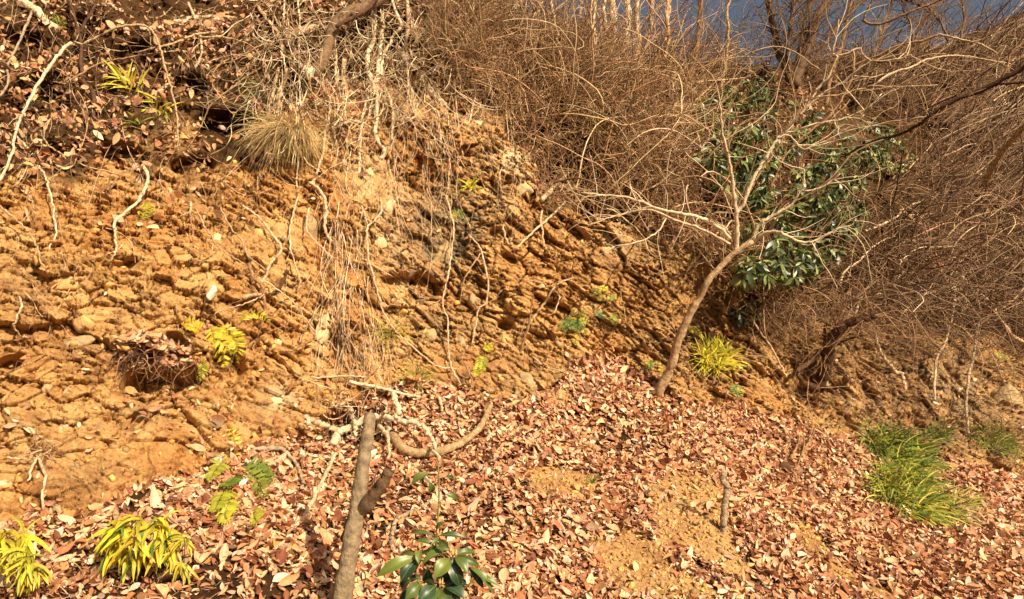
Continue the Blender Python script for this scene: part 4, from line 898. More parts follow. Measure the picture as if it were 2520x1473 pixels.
rp = thing("dead_root_crown", "small root crown with two pale prongs lying on the lower left bank", "root", on(97, 1115))
for px, w0, w1 in [([(295, 400), (255, 470), (225, 540), (200, 600)], 8, 6), ([(288, 410), (310, 500), (335, 590), (312, 690), (316, 820)], 8, 6), ([(50, 430), (150, 436), (260, 430)], 5, 5)]:
    mb = MB(); wood(mb, T(0, 2, px), .06, w0, w1, C_PALE, n=14, S=7); mb.build("prong", M_BARK, rp)
mb = MB(); r = np.random.default_rng(33); p = np.tile(on(102, 1108, .06), (50, 1)) + r.normal(size=(50, 3)) * .04
tubes(mb, walk(p, r.normal(size=(50, 3)) + np.array([0, -.3, .3]), r.uniform(.015, .035, 50), 6, .3, (0, 0, 0), 34), .004 * np.linspace(1, .4, 6)[None] * np.ones((50, 1)), 4, pick([C_BROWN, C_TAN], 50, r)); mb.build("rootlets", M_TWIG, rp)

# gnarled stump and shaded branches at the right
gs = thing("gnarled_stump", "dark gnarled stump with forked roots in the shaded bank at the right", "stump", on(2010, 965))
ds = float(depth(2015, 955)) - .35
for nm, px, w0, w1 in [("trunk", [(990, 1400), (1030, 1310), (1055, 1230), (1075, 1150), (1085, 1080), (1120, 990), (1200, 925), (1300, 890), (1420, 845)], 34, 18), ("limb", [(1075, 1160), (1020, 1130), (950, 1190), (880, 1235), (845, 1270)], 18, 9), ("limb", [(1060, 1100), (1055, 1030), (1050, 960), (1060, 900)], 14, 6), ("root", [(1010, 1390), (950, 1375), (890, 1350), (850, 1290)], 20, 9), ("root", [(1030, 1380), (1090, 1410), (1130, 1440)], 14, 8), ("limb", [(1080, 1090), (1150, 1060), (1210, 1030), (1300, 1015)], 11, 5)]:
    mb = MB(); q, _ = wood(mb, T(2, 1, px), None, w0, w1, C_DARK, n=len(px) * 5, S=9, D=[ds + .15, ds - .15, ds - .5], knob=.1); mb.build(nm, M_BARK, gs)
    if nm == "trunk": q0_ = q
mb = MB(); side_twigs(mb, q0_, 80, 1.0, .006, C_BROWN, 930, .25, .3, 8, 1.3, .18); mb.build("twig_spray", M_TWIG, gs)
for px, w0, w1, colr, off, lab in [
    (T(2, 1, [(1420, 975), (1435, 1050), (1455, 1110), (1480, 1160), (1530, 1220), (1570, 1270), (1620, 1295), (1642, 1400)]), 8, 9, C_PALE, .3, "pale zigzag root hanging on the shaded rock right of the gnarled stump"),
    (T(2, 1, [(1450, 1110), (1440, 1160), (1460, 1200)]), 5, 3, C_PALE, .3, "short pale spur beside the zigzag root"),
    (T(2, 1, [(1900, 480), (1960, 510), (2030, 550), (2090, 600), (2130, 655), (2175, 740), (2195, 850)]), 11, 7, C_TAN, .9, "brown branch arching down at the right beside red leaves"),
    (T(2, 1, [(2140, 680), (2220, 720), (2285, 780), (2330, 870), (2400, 960), (2440, 1010), (2530, 1060)]), 10, 8, C_TAN, .9, "long brown branch running to the right edge from the arching branch"),
    (T(2, 1, [(2200, 850), (2175, 950), (2160, 1060), (2145, 1180), (2120, 1260), (2095, 1480), (2100, 1620), (2110, 1730)]), 7, 6, C_GREY, .5, "tall grey stem standing in front of the shaded rock at right"),
    (T(2, 1, [(2000, 580), (2018, 690), (2000, 800), (1985, 880), (1960, 980), (1930, 1070), (1880, 1170), (1862, 1300), (1860, 1480)]), 5, 5, C_PALE, .6, "thin pale stem left of the tall grey stem"),
    (T(2, 1, [(1000, 618), (1100, 604), (1200, 606), (1350, 632), (1460, 650), (1560, 665)]), 5, 3, C_DARK, 1.2, "dark thin branch level across the shaded brush below the evergreen"),
    (T(2, 1, [(1165, 630), (1175, 570), (1215, 510), (1290, 460), (1350, 400), (1420, 335), (1500, 290), (1570, 268)]), 6, 3, C_PALE, 1.1, "pale branch arching right below the evergreen shrub"),
    (T(2, 1, [(2150, 1150), (2240, 1100), (2310, 1070)]), 4, 3, C_DARK, .5, "short dark twig crossing the tall grey stem"),
    (T(2, 1, [(2250, 860), (2330, 800), (2430, 738), (2530, 700)]), 7, 5, C_DARK, .8, "dark straight twig at the right edge above the long brown branch"),
    (T(2, 1, [(500, 850), (560, 960), (640, 1070), (730, 1230), (765, 1310)]), 5, 4, C_PALE, .3, "thin pale vine slanting down left of the gnarled stump"),
    (T(2, 1, [(590, 540), (600, 700), (600, 900), (620, 1050)]), 3.5, 3, C_TAN, .5, "thin straight vine hanging below the evergreen shrub"),
    (T(2, 1, [(1600, 80), (1680, 130), (1760, 190), (1800, 240)]), 9, 7, C_TAN, .9, "stout brown branch stub in the brush right of the evergreen"),
    (T(2, 1, [(1350, 230), (1480, 180), (1580, 125), (1620, 80), (1700, 35), (1780, 5)]), 6, 4, C_PALE, 1.0, "pale branch bending up right of the evergreen"),
    (T(2, 1, [(1640, 120), (1720, 112), (1800, 140), (1900, 200)]), 4.5, 3, C_TAN, 1.0, "thin brown branch over the stout branch stub"),
    (T(2, 1, [(1270, 860), (1310, 740), (1370, 640), (1430, 560)]), 6, 4, C_PALE, .5, "leaning pale stem above the gnarled stump"),
]:
    single("bare_branch", lab, "branch", px, off, w0, w1, colr, group="branches in the shaded brush at the right", n=len(px) * 5, S=7)
# big diagonal branches reaching in from the right
db = thing("overhanging_branch", "long dark branch reaching in diagonally from the right edge", "branch", world_at(2530, 155, 9.0))
mb = MB(); q1, _ = wood(mb, T(2, 0, [(2640, 420), (2520, 492), (2350, 590), (2200, 668), (2000, 742), (1850, 840), (1750, 915), (1650, 970), (1560, 1000), (1430, 1030), (1300, 1090), (1200, 1150)]), None, 13, 5, C_DARK, n=48, S=9, D=[8.6, 9.4, 10.4], knob=.06); mb.build("bough", M_BARK, db)
mb = MB(); q2, _ = wood(mb, T(2, 0, [(2640, 612), (2520, 606), (2380, 612), (2230, 642), (2100, 690), (2020, 735)]), None, 7, 7, C_DARK, n=24, S=8, D=[8.8, 9.3], knob=.05); mb.build("limb", M_BARK, db)
mb = MB(); q3, _ = wood(mb, T(2, 0, [(2330, 625), (2390, 500), (2425, 385), (2520, 325), (2600, 280)]), None, 6, 4, C_BROWN, n=20, S=7, D=[9.1, 8.9]); mb.build("limb", M_BARK, db)
mb = MB(); side_twigs(mb, q1, 34, .8, .005, C_BROWN, 941, .1, .2, 8, .9, .12); side_twigs(mb, q3, 12, .5, .004, C_BROWN, 942); mb.build("twig_spray", M_TWIG, db)
single("bare_branch", "thick broken brown branch slanting down at the right edge under the diagonal one", "branch", T(2, 0, [(2620, 830), (2520, 930), (2460, 1000), (2400, 1065), (2350, 1130), (2310, 1200), (2270, 1280), (2225, 1355)]), None, 13, 12, C_TAN, D=[9.5, 11.0], n=30, S=9)
for px, w0, w1, colr, D, lab in [
    (T(2, 0, [(1440, 608), (1500, 560), (1600, 518), (1700, 490), (1800, 440), (1950, 412), (2100, 415), (2300, 450), (2420, 470)]), 5.5, 3, C_PALE, [9.5, 10], "long pale branch lying level above the diagonal dark branch"),
    (T(2, 0, [(1890, 255), (2000, 275), (2120, 305), (2220, 290), (2280, 262)]), 6, 4, C_PALE, [10.5, 10], "pale forked branch near the sky gap at the top right"),
    (T(2, 0, [(2160, 310), (2240, 345), (2320, 390)]), 5, 3, C_PALE, [10.3, 10], "short pale twig under the forked branch at top right"),
    (T(2, 0, [(1330, 150), (1400, 178), (1500, 165), (1600, 120), (1750, 60), (1900, 0), (2000, -40)]), 7, 5, C_BROWN, [10.5, 9.8], "brown branch sweeping up across the sky gap"),
    (T(2, 0, [(1330, 145), (1355, 90), (1390, 20), (1420, -40)]), 5, 4, C_TAN, [10.4, 10.2], "upright branch left of the sky gap"),
    (T(2, 0, [(1900, 250), (1750, 300), (1600, 330), (1450, 400), (1280, 470), (1100, 540)]), 6, 3, C_BROWN, [10.5, 10.8], "dark branch fanning down left from the sky gap"),
    (T(2, 0, [(1440, 455), (1600, 450), (1700, 400), (1720, 320), (1800, 240), (1880, 100)]), 5, 3, C_DARK, [10.2, 10.8], "dark branch bending up into the sky gap"),
    (T(2, 0, [(2030, 700), (2060, 640), (2110, 590)]), 5, 4, C_CREAM, [9.0, 8.8], "short bright twig above the diagonal dark branch"),
    (T(2, 0, [(1640, 940), (1660, 900), (1740, 866), (1850, 866)]), 4, 3, C_PALE, [9.9, 9.6], "small curved twig under the diagonal dark branch"),
]:
    mb = MB(); q, _ = wood(mb, px, None, w0, w1, colr, n=len(px) * 5, S=7, D=D)
    side_twigs(mb, q, 7, .6, .004, C_BROWN, int(px[0][0]), .2)
    tag(mb.build("bare_branch", M_BARK, base=world_at(px[0][0], px[0][1], D[0])), lab, "branch", "branches against the far hillside")
single("fallen_branch", "pale stick propped over the black hollow under the thicket", "branch", T(1, 0, [(1480, 1475), (1530, 1425), (1560, 1390), (1600, 1345), (1660, 1290)]), .35, 12, 9, C_PALE, n=18, S=8)
single("fallen_branch", "whitish snapped branch standing in the thicket under the pale trunks", "branch", T(1, 0, [(1675, 690), (1690, 640), (1705, 580), (1720, 530)]), .35, 12, 8, C_CREAM, n=10, S=8)

# ------------------------------------------------------------------ trees on the crest
def crest_tree(label, stems, base_px, D, twn, colr, tcol, seed, group="bare trees on the crest"):
    root = thing("bare_tree", label, "tree", world_at(base_px[0], base_px[1], D), group)
    for k, (px, w0, w1, dd) in enumerate(stems):
        mb = MB(); q, _ = wood(mb, px, None, w0, w1, colr, n=len(px) * 5, S=8, D=[D, D + dd], knob=.04, wob=.012); to = mb.build("trunk", M_BARK, root); tw = MB()
        side_twigs(tw, q, twn, 1.3, .010, tcol, seed + k, .15, .5, 8, .8, .14)
        side_twigs(tw, q, twn, .7, .006, tcol, seed + k + 50, .1, .2, 8, 1.2, .2)
        tw.build("twig_crown", M_TWIG, to)
crest_tree("pale leaning trunk beside the small sky gap above the torn root clump", [(T(1, 0, [(1180, 260), (1220, 150), (1270, 70), (1330, -30), (1400, -200)]), 19, 14, .3)], (1233, 85), 13.2, 16, C_CREAM, C_TAN, 1000)
crest_tree("pale upright trunks left of the small sky gap, at the top edge", [(T(1, 0, [(1060, 260), (1070, 120), (1090, 0), (1100, -200)]), 17, 12, .3), (T(1, 0, [(1130, 250), (1120, 100), (1140, -20), (1150, -200)]), 12, 9, .2), (T(1, 0, [(985, 220), (990, 90), (980, -60)]), 11, 8, .2)], (1195, 85), 13.4, 14, C_PALE, C_TAN, 1020)
crest_tree("clump of pale straight trunks on the crest, middle of the photo's top", [(T(1, 0, [(2050, 500), (2020, 380), (2000, 200), (2005, 0), (2000, -200)]), 22, 17, .3), (T(1, 0, [(2080, 490), (2100, 330), (2110, 150), (2115, -30), (2125, -200)]), 20, 16, .2), (T(1, 0, [(2030, 490), (1960, 330), (1945, 150), (1935, -100)]), 11, 9, .1)], (1525, 165), 12.6, 14, C_CREAM, C_TAN, 1040)
crest_tree("slender pale trunk right of the clump of straight trunks", [(T(1, 0, [(2240, 480), (2270, 300), (2290, 150), (2285, -30), (2300, -200)]), 13, 9, .2), (T(1, 0, [(2390, 450), (2400, 250), (2420, 60), (2430, -150)]), 9, 7, .2)], (1590, 160), 13.2, 14, C_PALE, C_BROWN, 1060)
crest_tree("slender grey trunk left of the clump of straight trunks", [(T(1, 0, [(1900, 440), (1870, 250), (1850, 60), (1840, -150)]), 9, 7, .2), (T(1, 0, [(1780, 400), (1760, 200), (1770, 0), (1750, -150)]), 9, 7, .2)], (1470, 140), 13.4, 14, C_PALE, C_BROWN, 1080)
for k, (bx, by, top, w, colr, lab) in enumerate([
    (1150, 150, 1175, 8, C_PALE, "slender pale trunk left of the torn root clump, near the vines"), (1300, 190, 1335, 10, C_TAN, "slender tan trunk leaning right, just right of the torn root clump"),
    (1372, 215, 1360, 9, C_PALE, "slender pale trunk above the yellow-green bush, nearly upright"), (1448, 235, 1470, 11, C_CREAM, "slender cream trunk just left of the clump of straight trunks, in front of it"),
    (1560, 225, 1572, 13, C_PALE, "pale trunk just right of the clump of straight trunks, in front of it"), (1625, 235, 1650, 10, C_TAN, "slender tan trunk in the gap right of the clump of straight trunks"),
    (1690, 240, 1735, 9, C_BROWN, "slender brown trunk leaning right toward the dark forked tree"), (1775, 245, 1800, 8, C_TAN, "slender tan trunk above the left end of the evergreen shrub"),
    (2030, 240, 2110, 10, C_BROWN, "brown trunk leaning right of the big dark forked tree"), (2110, 235, 2215, 9, (.2, .12, .07), "dark slender trunk slanting right below the sky gap")]):
    d_ = float(depth(bx, by)) - .25; h_ = (by + 90) / 3
    crest_tree(lab, [([(bx, by + 25), (bx + (top - bx) * .2, by * .75), (bx + (top - bx) * .45 + 6, by * .45), (bx + (top - bx) * .8 - 4, by * .1), (top, -70)], w, w * .75, .1)], (bx, by), d_, 15, colr, C_TAN if colr != C_BROWN else (.24, .14, .08), 1200 + 3 * k, "slender trunks in the thicket")
crest_tree("thin-twigged bare tree on the far crest, behind the sky gap at the top right", [(T(2, 0, [(1700, 330), (1690, 200), (1640, 80), (1600, -60)]), 6, 4, .5), (T(2, 0, [(1700, 330), (1760, 190), (1830, 90), (1880, -60)]), 6, 4, .5), (T(2, 0, [(1960, 300), (1900, 160), (1800, 70), (1650, 0), (1500, -50)]), 6, 3, .5), (T(2, 0, [(2050, 290), (2080, 150), (2060, 0), (2080, -90)]), 6, 4, .5)], (2250, 110), 17.5, 42, (.2, .12, .075), (.22, .13, .08), 1150)
crest_tree("big dark forked tree spreading from the brush above the evergreen shrub", [(T(2, 0, [(820, 640), (850, 540), (880, 450), (940, 310), (975, 160), (1040, 60), (1110, -50), (1180, -180)]), 27, 20, .3), (T(2, 0, [(800, 600), (760, 500), (710, 390), (685, 280), (655, 120), (625, 0), (610, -150)]), 17, 13, .3), (T(2, 0, [(830, 560), (860, 400), (890, 230), (930, 60), (960, -120)]), 13, 9, .5), (T(2, 0, [(800, 570), (775, 430), (790, 220), (810, 40), (820, -120)]), 10, 7, -.2), (T(2, 0, [(840, 560), (960, 430), (1080, 290), (1150, 180), (1300, 30), (1380, -100)]), 10, 7, .3)], (1953, 205), 13.6, 44, (.15, .085, .05), (.2, .115, .065), 1100)

# ------------------------------------------------------------------ brush, vines and roots nobody could count
def pixel_scatter(weight, n, seed):
    r = np.random.default_rng(seed)
    w = (weight * INF).ravel(); c = np.cumsum(w); k = np.clip(np.searchsorted(c, r.random(n) * c[-1]), 0, NX * NY - 1)
    iy, ix = np.unravel_index(k, (NY, NX)); return iy, ix, r
def brush(name, label, weight, n, seed, K, length, rad, d0, spread, curl, grav, pal, off=(.0, .3), by_pixel=True, nrm=.5, S=3):
    iy, ix, r = pixel_scatter(weight, n, seed) if by_pixel else scatter(weight, n, seed)
    p = Pd[iy, ix] + N[iy, ix] * r.uniform(off[0], off[1], n)[:, None]
    d = N[iy, ix] * nrm + np.asarray(d0, float) + spread * r.normal(size=(n, 3))
    L = r.uniform(length[0], length[1], n)
    Q = walk(p, d, L / (K - 1), K, curl, grav, seed + 1)
    R = (rad[0] + (rad[1] - rad[0]) * r.random(n) ** 2.2)[:, None] * np.linspace(1, .45, K)[None]
    mb = MB(); tubes(mb, Q, R, S, pick(pal, n, r, .25))
    return tag(mb.build(name, M_TWIG), label, "brush", kind="stuff")
TWP = [(.40, .23, .115), (.50, .31, .16), (.30, .16, .075), (.22, .11, .05), (.58, .39, .22)]
TWF = [(.235, .135, .075), (.17, .09, .05), (.35, .215, .125), (.12, .065, .038), (.24, .14, .08)]
zt = z_thick * (GX > 1080)
gaps = 1 - np.clip(blob(1228, 60, 24, 110) + blob(1497, 110, 14, 110) + blob(1565, 110, 20, 120) + blob(1655, 120, 18, 90) + .8 * blob(1420, 100, 16, 80) + blob(1940, 110, 50, 110) + blob(2240, 90, 100, 90), 0, 1)
evm = 1 - .95 * np.clip(1.2 * blob(1960, 470, 190, 220) + 1.2 * blob(1840, 290, 150, 150) + blob(1900, 640, 110, 90) + blob(2130, 370, 120, 100), 0, 1)
dark = 1 - .9 * np.clip(1.1 * blob(1310, 325, 80, 65, 20) + 1.3 * blob(1400, 430, 140, 80, 15) + 1.1 * blob(1510, 510, 110, 45, 15) + 1.2 * blob(1770, 500, 120, 85) + blob(1690, 570, 120, 45, 25), 0, 1)
mid = zt * sstep(1960, 1760, GX) * gaps * evm * dark
TWM = [(.38, .22, .11), (.50, .31, .165), (.29, .155, .075), (.20, .10, .045), (.60, .41, .24)]
brush("brush", "tangled curly dead vines and twigs on the upper bank", mid, 4300, 2001, 14, (.5, 1.35), (.0034, .0115), (0, -.3, .25), 1.0, .24, (0, 0, -.03), TWM, (0, .4))
brush("brush", "fringe of dead twigs drooping over the bank edge", zt * evm * (.25 + .75 * dark) * sstep(190, 20, np.interp(GX, THX, THY) - GY) * (GX < 1950), 1900, 2003, 12, (.4, .95), (.0026, .0075), (0, -.4, -.1), .8, .22, (0, -.02, -.08), TWP, (.05, .45))
brush("brush", "upright stems of the thicket towards the crest", mid * sstep(420, 200, GY) * sstep(40, 110, GY - ridge(GX)), 1100, 2005, 10, (.8, 1.8), (.004, .012), (.05, -.1, 1.2), .5, .13, (0, 0, .0), TWM, (0, .3))
rgt = zt * sstep(1720, 1950, GX) * evm * gaps
brush("brush", "leafless brush covering the hillside at the right", rgt, 5200, 2007, 12, (.6, 1.9), (.005, .016), (.5, -.2, .35), .85, .21, (0, 0, -.015), TWF, (0, .8))
brush("brush", "long stems leaning right on the far hillside", rgt * sstep(14, 18, GD) * sstep(20, 60, GY - ridge(GX)), 1700, 2009, 10, (1.4, 3.2), (.009, .026), (.8, -.1, .75), .45, .10, (0, 0, -.02), TWF + [(.5, .33, .2)], (0, 1.0))
brush("brush", "bigger pale stems standing in the brush", zt * gaps * evm * sstep(30, 100, GY - ridge(GX)), 330, 2015, 16, (1.2, 2.6), (.008, .017), (.35, -.3, .6), .6, .12, (0, 0, -.02), [C_TAN, C_PALE, (.5, .35, .2), C_BROWN], (.1, .7), S=5)
brush("brush", "fine tangled twigs over the shaded rock at the right", sstep(60, -40, np.abs(GY - np.interp(GX, THX, THY) - 40)) * (GX > 1780) + .22 * sstep(1850, 2000, GX) * (1 - z_slope) * (1 - z_thick) * (1 - .9 * np.clip(blob(2020, 950, 90, 90) + blob(2300, 960, 200, 90), 0, 1)), 1700, 2011, 10, (.4, 1.1), (.0028, .006), (.2, -.3, .2), .9, .2, (0, 0, -.03), TWF, (.02, .6))
brush("brush", "twigs and stems along the crest against the sky", (GY - ridge(GX) < 70) * (GX > 1050) * gaps ** 2, 1500, 2013, 10, (.7, 1.7), (.004, .009), (.15, 0, 1.0), .6, .16, (0, 0, 0), TWP + TWF, (0, .3))

def px_walks(name, label, cat, X, Y, dirs, K, step, curl, off, rad, pal, seed, droop=.08):
    """thin strands lying on the bank, each a random walk over its surface"""
    r = np.random.default_rng(seed); n = len(X); x, y = X.copy(), Y.copy(); a = dirs.copy(); w = np.zeros(n)
    PX = np.zeros((n, K, 2)); PX[:, 0] = np.stack([x, y], -1)
    for k in range(1, K):
        w = .6 * w + curl * r.normal(size=n); a = a + w; a = a + droop * (math.pi / 2 - a)
        x = x + np.cos(a) * step; y = np.minimum(y + np.sin(a) * step, YB); PX[:, k] = np.stack([x, y], -1)
    o = r.uniform(off[0], off[1], n)[:, None] * (1 + .3 * r.normal(size=(n, K)))
    D = depth(PX[..., 0], PX[..., 1]); D = np.minimum(D, np.median(D, 1, keepdims=True) + .25) - o
    Q = world_at(PX[..., 0], PX[..., 1], D)
    R = (rad[0] + (rad[1] - rad[0]) * r.random(n) ** 2)[:, None] * np.linspace(1, .6, K)[None]
    mb = MB(); tubes(mb, Q, R, 4, pick(pal, n, r, .2))
    return tag(mb.build(name, M_TWIG), label, cat, kind="stuff")
VP = [C_PALE, C_TAN, C_CREAM, (.5, .34, .19)]
r = np.random.default_rng(2100)
n = 80; px_walks("root_curtain", "curtain of pale thin roots falling down the middle of the bank", "roots", r.normal(850, 32, n), r.uniform(420, 820, n), np.full(n, 1.57) + .15 * r.normal(size=n), 18, np.full(n, 14.), .09, (.02, .12), (.002, .0065), VP, 2101)
n = 45; px_walks("root_curtain", "fan of fine roots spreading at the foot of the root curtain", "roots", r.normal(900, 45, n), r.uniform(760, 860, n), np.full(n, 1.35) + .25 * r.normal(size=n), 12, np.full(n, 11.), .08, (.02, .1), (.002, .005), VP, 2102)
n = 420; px_walks("vine_tangle", "tangle of thin pale vines hanging over the top of the bank", "vines", r.uniform(600, 1120, n), r.uniform(-20, 250, n), r.uniform(.2, 2.9, n), 16, r.uniform(8, 20, n), .22, (.05, .5), (.003, .008), [C_PALE, C_CREAM, C_TAN, C_CREAM, C_BROWN], 2103)
n = 140; px_walks("vine_tangle", "long thin vines draped over the sunlit spur", "vines", r.uniform(820, 1330, n), r.uniform(180, 480, n), np.full(n, 1.57) + .3 * r.normal(size=n), 16, r.uniform(8, 17, n), .12, (.03, .2), (.002, .0055), VP, 2104)
n = 320; px_walks("dead_twigs", "thin bare twigs among the brown leaves of the upper bank", "twigs", r.uniform(-60, 760, n), r.uniform(-20, 440, n), r.uniform(-.5, 3.6, n), 12, r.uniform(6, 18, n), .16, (.04, .3), (.002, .006), [C_TAN, C_BROWN, C_PALE, C_DARK], 2105, .02)
n = 150; px_walks("fine_roots", "fine roots and twigs scattered over the bank", "roots", r.uniform(0, 1750, n), r.uniform(440, 880, n), r.uniform(.3, 2.8, n), 10, r.uniform(6, 14, n), .16, (.01, .08), (.0016, .004), [C_TAN, C_BROWN, C_PALE], 2106, .05)
n = 420; xx = r.uniform(0, 2519, n); yy = litter_base(xx) + 20 + (1473 - litter_base(xx)) * r.random(n) ** .8
px_walks("twig_debris", "small broken twigs among the fallen leaves", "twigs", xx, np.minimum(yy, 1500), r.uniform(0, 6.28, n), 6, r.uniform(3, 11, n), .10, (.01, .05), (.0018, .005), [C_TAN, C_BROWN, C_PALE, C_GREY], 2107, 0)

# ------------------------------------------------------------------ ferns, grasses, evergreens
YEL, YGR, GRN, DGR = (.52, .42, .04), (.36, .34, .04), (.15, .20, .03), (.035, .06, .02)
TOCAM = np.array([0, -1, .35])
def frond(mb, pts, npair, plen, pwid, color, r, facing=None, droop=.2):
    P3 = catmull(pts, 24); fc = unit(np.asarray(TOCAM if facing is None else facing, float))
    tubes(mb, P3[None], np.linspace(.004, .0015, 24)[None], 4, np.array(color) * .7)
    t = np.linspace(.12, 1, npair); i = np.clip((t * 23).astype(int), 0, 22)
    base = P3[i]; tang = unit(P3[np.minimum(i + 1, 23)] - P3[np.maximum(i - 1, 0)])
    side = unit(np.cross(fc, tang))
    prof = plen * np.sin(math.pi * np.clip(.22 + .74 * t, 0, 1)) ** .8
    for s in (-1, 1):
        X = unit(side * s + tang * .45 + np.array([0, 0, -droop]) + .08 * r.normal(size=(npair, 3)))
        Z = unit(fc + .25 * r.normal(size=(npair, 3)))
        leaves(mb, base, X, Z, prof * r.uniform(.85, 1.1, npair), np.full(npair, pwid) * (.4 + .6 * prof / plen), -.15, .12, pick([color], npair, r, .14))
def pxd(pts, off): 
    p = np.asarray(pts, float); o = np.broadcast_to(np.asarray(off, float), (len(p),)) if np.ndim(off) == 0 else np.interp(np.linspace(0, 1, len(p)), np.linspace(0, 1, len(off)), off)
    d = depth(p[:, 0], p[:, 1]); d = np.minimum(d, d.mean() + .1)
    return world_at(p[:, 0], p[:, 1], d - o)
def fern(label, fronds, npair, plen, pwid, cols, seed, off=(.05, .14), group="ferns on the bank"):
    r = np.random.default_rng(seed); base = on(*fronds[0][0]); root = thing("fern", label, "fern", base, group)
    for k, f in enumerate(fronds):
        mb = MB(); frond(mb, pxd(f, off), npair, plen, pwid, cols[k % len(cols)], r); mb.build("frond", M_FERN, root)
fern("big yellow fern with three drooping fronds right of the leaf mat", [T(0, 1, [(1560, 930), (1580, 1020), (1640, 1130), (1662, 1245)]), T(0, 1, [(1610, 925), (1700, 985), (1755, 1090), (1748, 1190)]), T(0, 1, [(1600, 930), (1620, 1030), (1680, 1090), (1700, 1150)])], 15, .115, .024, [YEL, (.52, .45, .03), YEL], 3001, (.08, .2))
fern("yellow fern frond arching level above and right of the big yellow fern", [T(0, 1, [(1780, 895), (1820, 850), (1890, 838), (1950, 862), (1995, 905)])], 13, .075, .02, [YEL], 3002)
fern("orange-yellow fern frond curled over the top of the leaf mat", [T(0, 1, [(1480, 965), (1440, 925), (1390, 905), (1340, 915)]), T(0, 1, [(1480, 965), (1430, 940), (1385, 955)])], 9, .075, .026, [(.62, .42, .04)], 3003)
fern("small olive fern hanging below the big yellow fern, right of the hollow", [T(0, 1, [(1500, 1180), (1490, 1250), (1450, 1330)]), T(0, 1, [(1510, 1200), (1500, 1270), (1475, 1340)])], 9, .055, .018, [YGR, (.45, .38, .05)], 3004)
fern("small bright yellow fern high on the left bank below the crooked pale stick", [T(0, 1, [(1075, 20), (1110, 60), (1150, 110)]), T(0, 1, [(1075, 20), (1075, 80), (1060, 150)]), T(0, 1, [(1075, 20), (1050, 60), (1025, 110)]), T(0, 1, [(1075, 20), (1090, 80), (1095, 140)])], 8, .06, .02, [YEL, YGR], 3005)
fern("tiny striped yellow fern frond at the foot of the bank in the middle", [T(1, 1, [(1010, 1140), (1020, 1200), (1000, 1270), (990, 1300)]), T(1, 1, [(1015, 1150), (1045, 1200), (1035, 1270)])], 11, .075, .022, [(.5, .45, .05), YGR], 3006)
fern("tiny bright yellow fern just above and right of the striped fern frond", [T(1, 1, [(1050, 1075), (1085, 1070), (1120, 1110)]), T(1, 1, [(1060, 1080), (1080, 1100), (1090, 1125)])], 6, .05, .02, [YEL], 3007)
fern("little yellow-green fern at the top of the fern group right of the forked shrub", [T(1, 1, [(1890, 660), (1900, 700), (1910, 750)]), T(1, 1, [(1890, 650), (1860, 680), (1840, 710)]), T(1, 1, [(1900, 650), (1940, 650), (1960, 670)])], 8, .06, .018, [YGR, GRN, YEL], 3008)
fern("little green fern right of the topmost one of the fern group", [T(1, 1, [(1990, 700), (2010, 720), (2030, 700)]), T(1, 1, [(1990, 700), (1985, 730), (1975, 755)])], 6, .06, .02, [YGR], 3009)
fern("round yellow-green fern tuft hanging at the right end of the fern group", [T(1, 1, [(2030, 840), (2060 + k * 4 - 60, 880 + abs(k) * 2), (2030 + k * 16, 935 - abs(k) * 12)]) for k in range(-2, 3)], 10, .05, .012, [YGR, GRN, (.48, .44, .05)], 3010)
fern("dark green low fern at the centre of the fern group", [T(1, 1, [(1700, 920), (1660 + k * 28, 900 - k * 4), (1600 + k * 45, 960 + (k % 2) * 25)]) for k in range(0, 5)], 10, .07, .022, [GRN, (.10, .15, .025)], 3011)
fern("yellow fern fan spreading above the dark green low fern", [T(1, 1, [(1740, 900), (1720, 840), (1700, 800)]), T(1, 1, [(1740, 900), (1770, 840), (1820, 815)]), T(1, 1, [(1750, 910), (1800, 890), (1830, 900)]), T(1, 1, [(1750, 920), (1790, 950), (1800, 1000)]), T(1, 1, [(1720, 980), (1730, 1040), (1740, 1075)])], 9, .06, .015, [YEL, YGR], 3012)
fern("small bluish-green fern leaf left of the round fern tuft", [T(1, 1, [(1860, 815), (1890, 830), (1920, 870)]), T(1, 1, [(1900, 820), (1925, 850), (1930, 880)])], 5, .06, .03, [(.16, .22, .06)], 3013)
fern("green-and-yellow fern pair left of the small tree's foot", [T(1, 1, [(2290, 1180), (2280, 1230), (2270, 1280)]), T(1, 1, [(2330, 1175), (2350, 1220), (2370, 1275)]), T(1, 1, [(2290, 1185), (2265, 1210), (2250, 1240)])], 9, .055, .018, [GRN, YEL, YGR], 3014)
fern("dim yellow fern behind the small tree's trunk", [T(2, 1, [(80, 930), (100, 960), (115, 1000)]), T(2, 1, [(80, 930), (75, 960), (60, 980)])], 8, .06, .018, [YGR, YEL], 3015)
fern("small green fern on the shaded bank under the yellow grass tuft", [T(2, 1, [(400, 1360), (395, 1410), (410, 1470)]), T(2, 1, [(400, 1360), (430, 1410), (440, 1450)]), T(2, 1, [(400, 1370), (375, 1400), (370, 1430)])], 8, .06, .018, [GRN, YGR], 3016)
fern("little yellow-green fern on the sunlit spur", [T(1, 0, [(960, 1330), (985, 1360), (975, 1400)]), T(1, 0, [(960, 1330), (940, 1350), (935, 1380)])], 6, .06, .02, [YGR, YEL], 3017)
fern("little dark fern below the grey slab of the spur", [T(1, 1, [(840, 65), (850, 100), (820, 130)]), T(1, 1, [(840, 65), (880, 100), (890, 140)])], 8, .06, .02, [YGR, GRN], 3018)
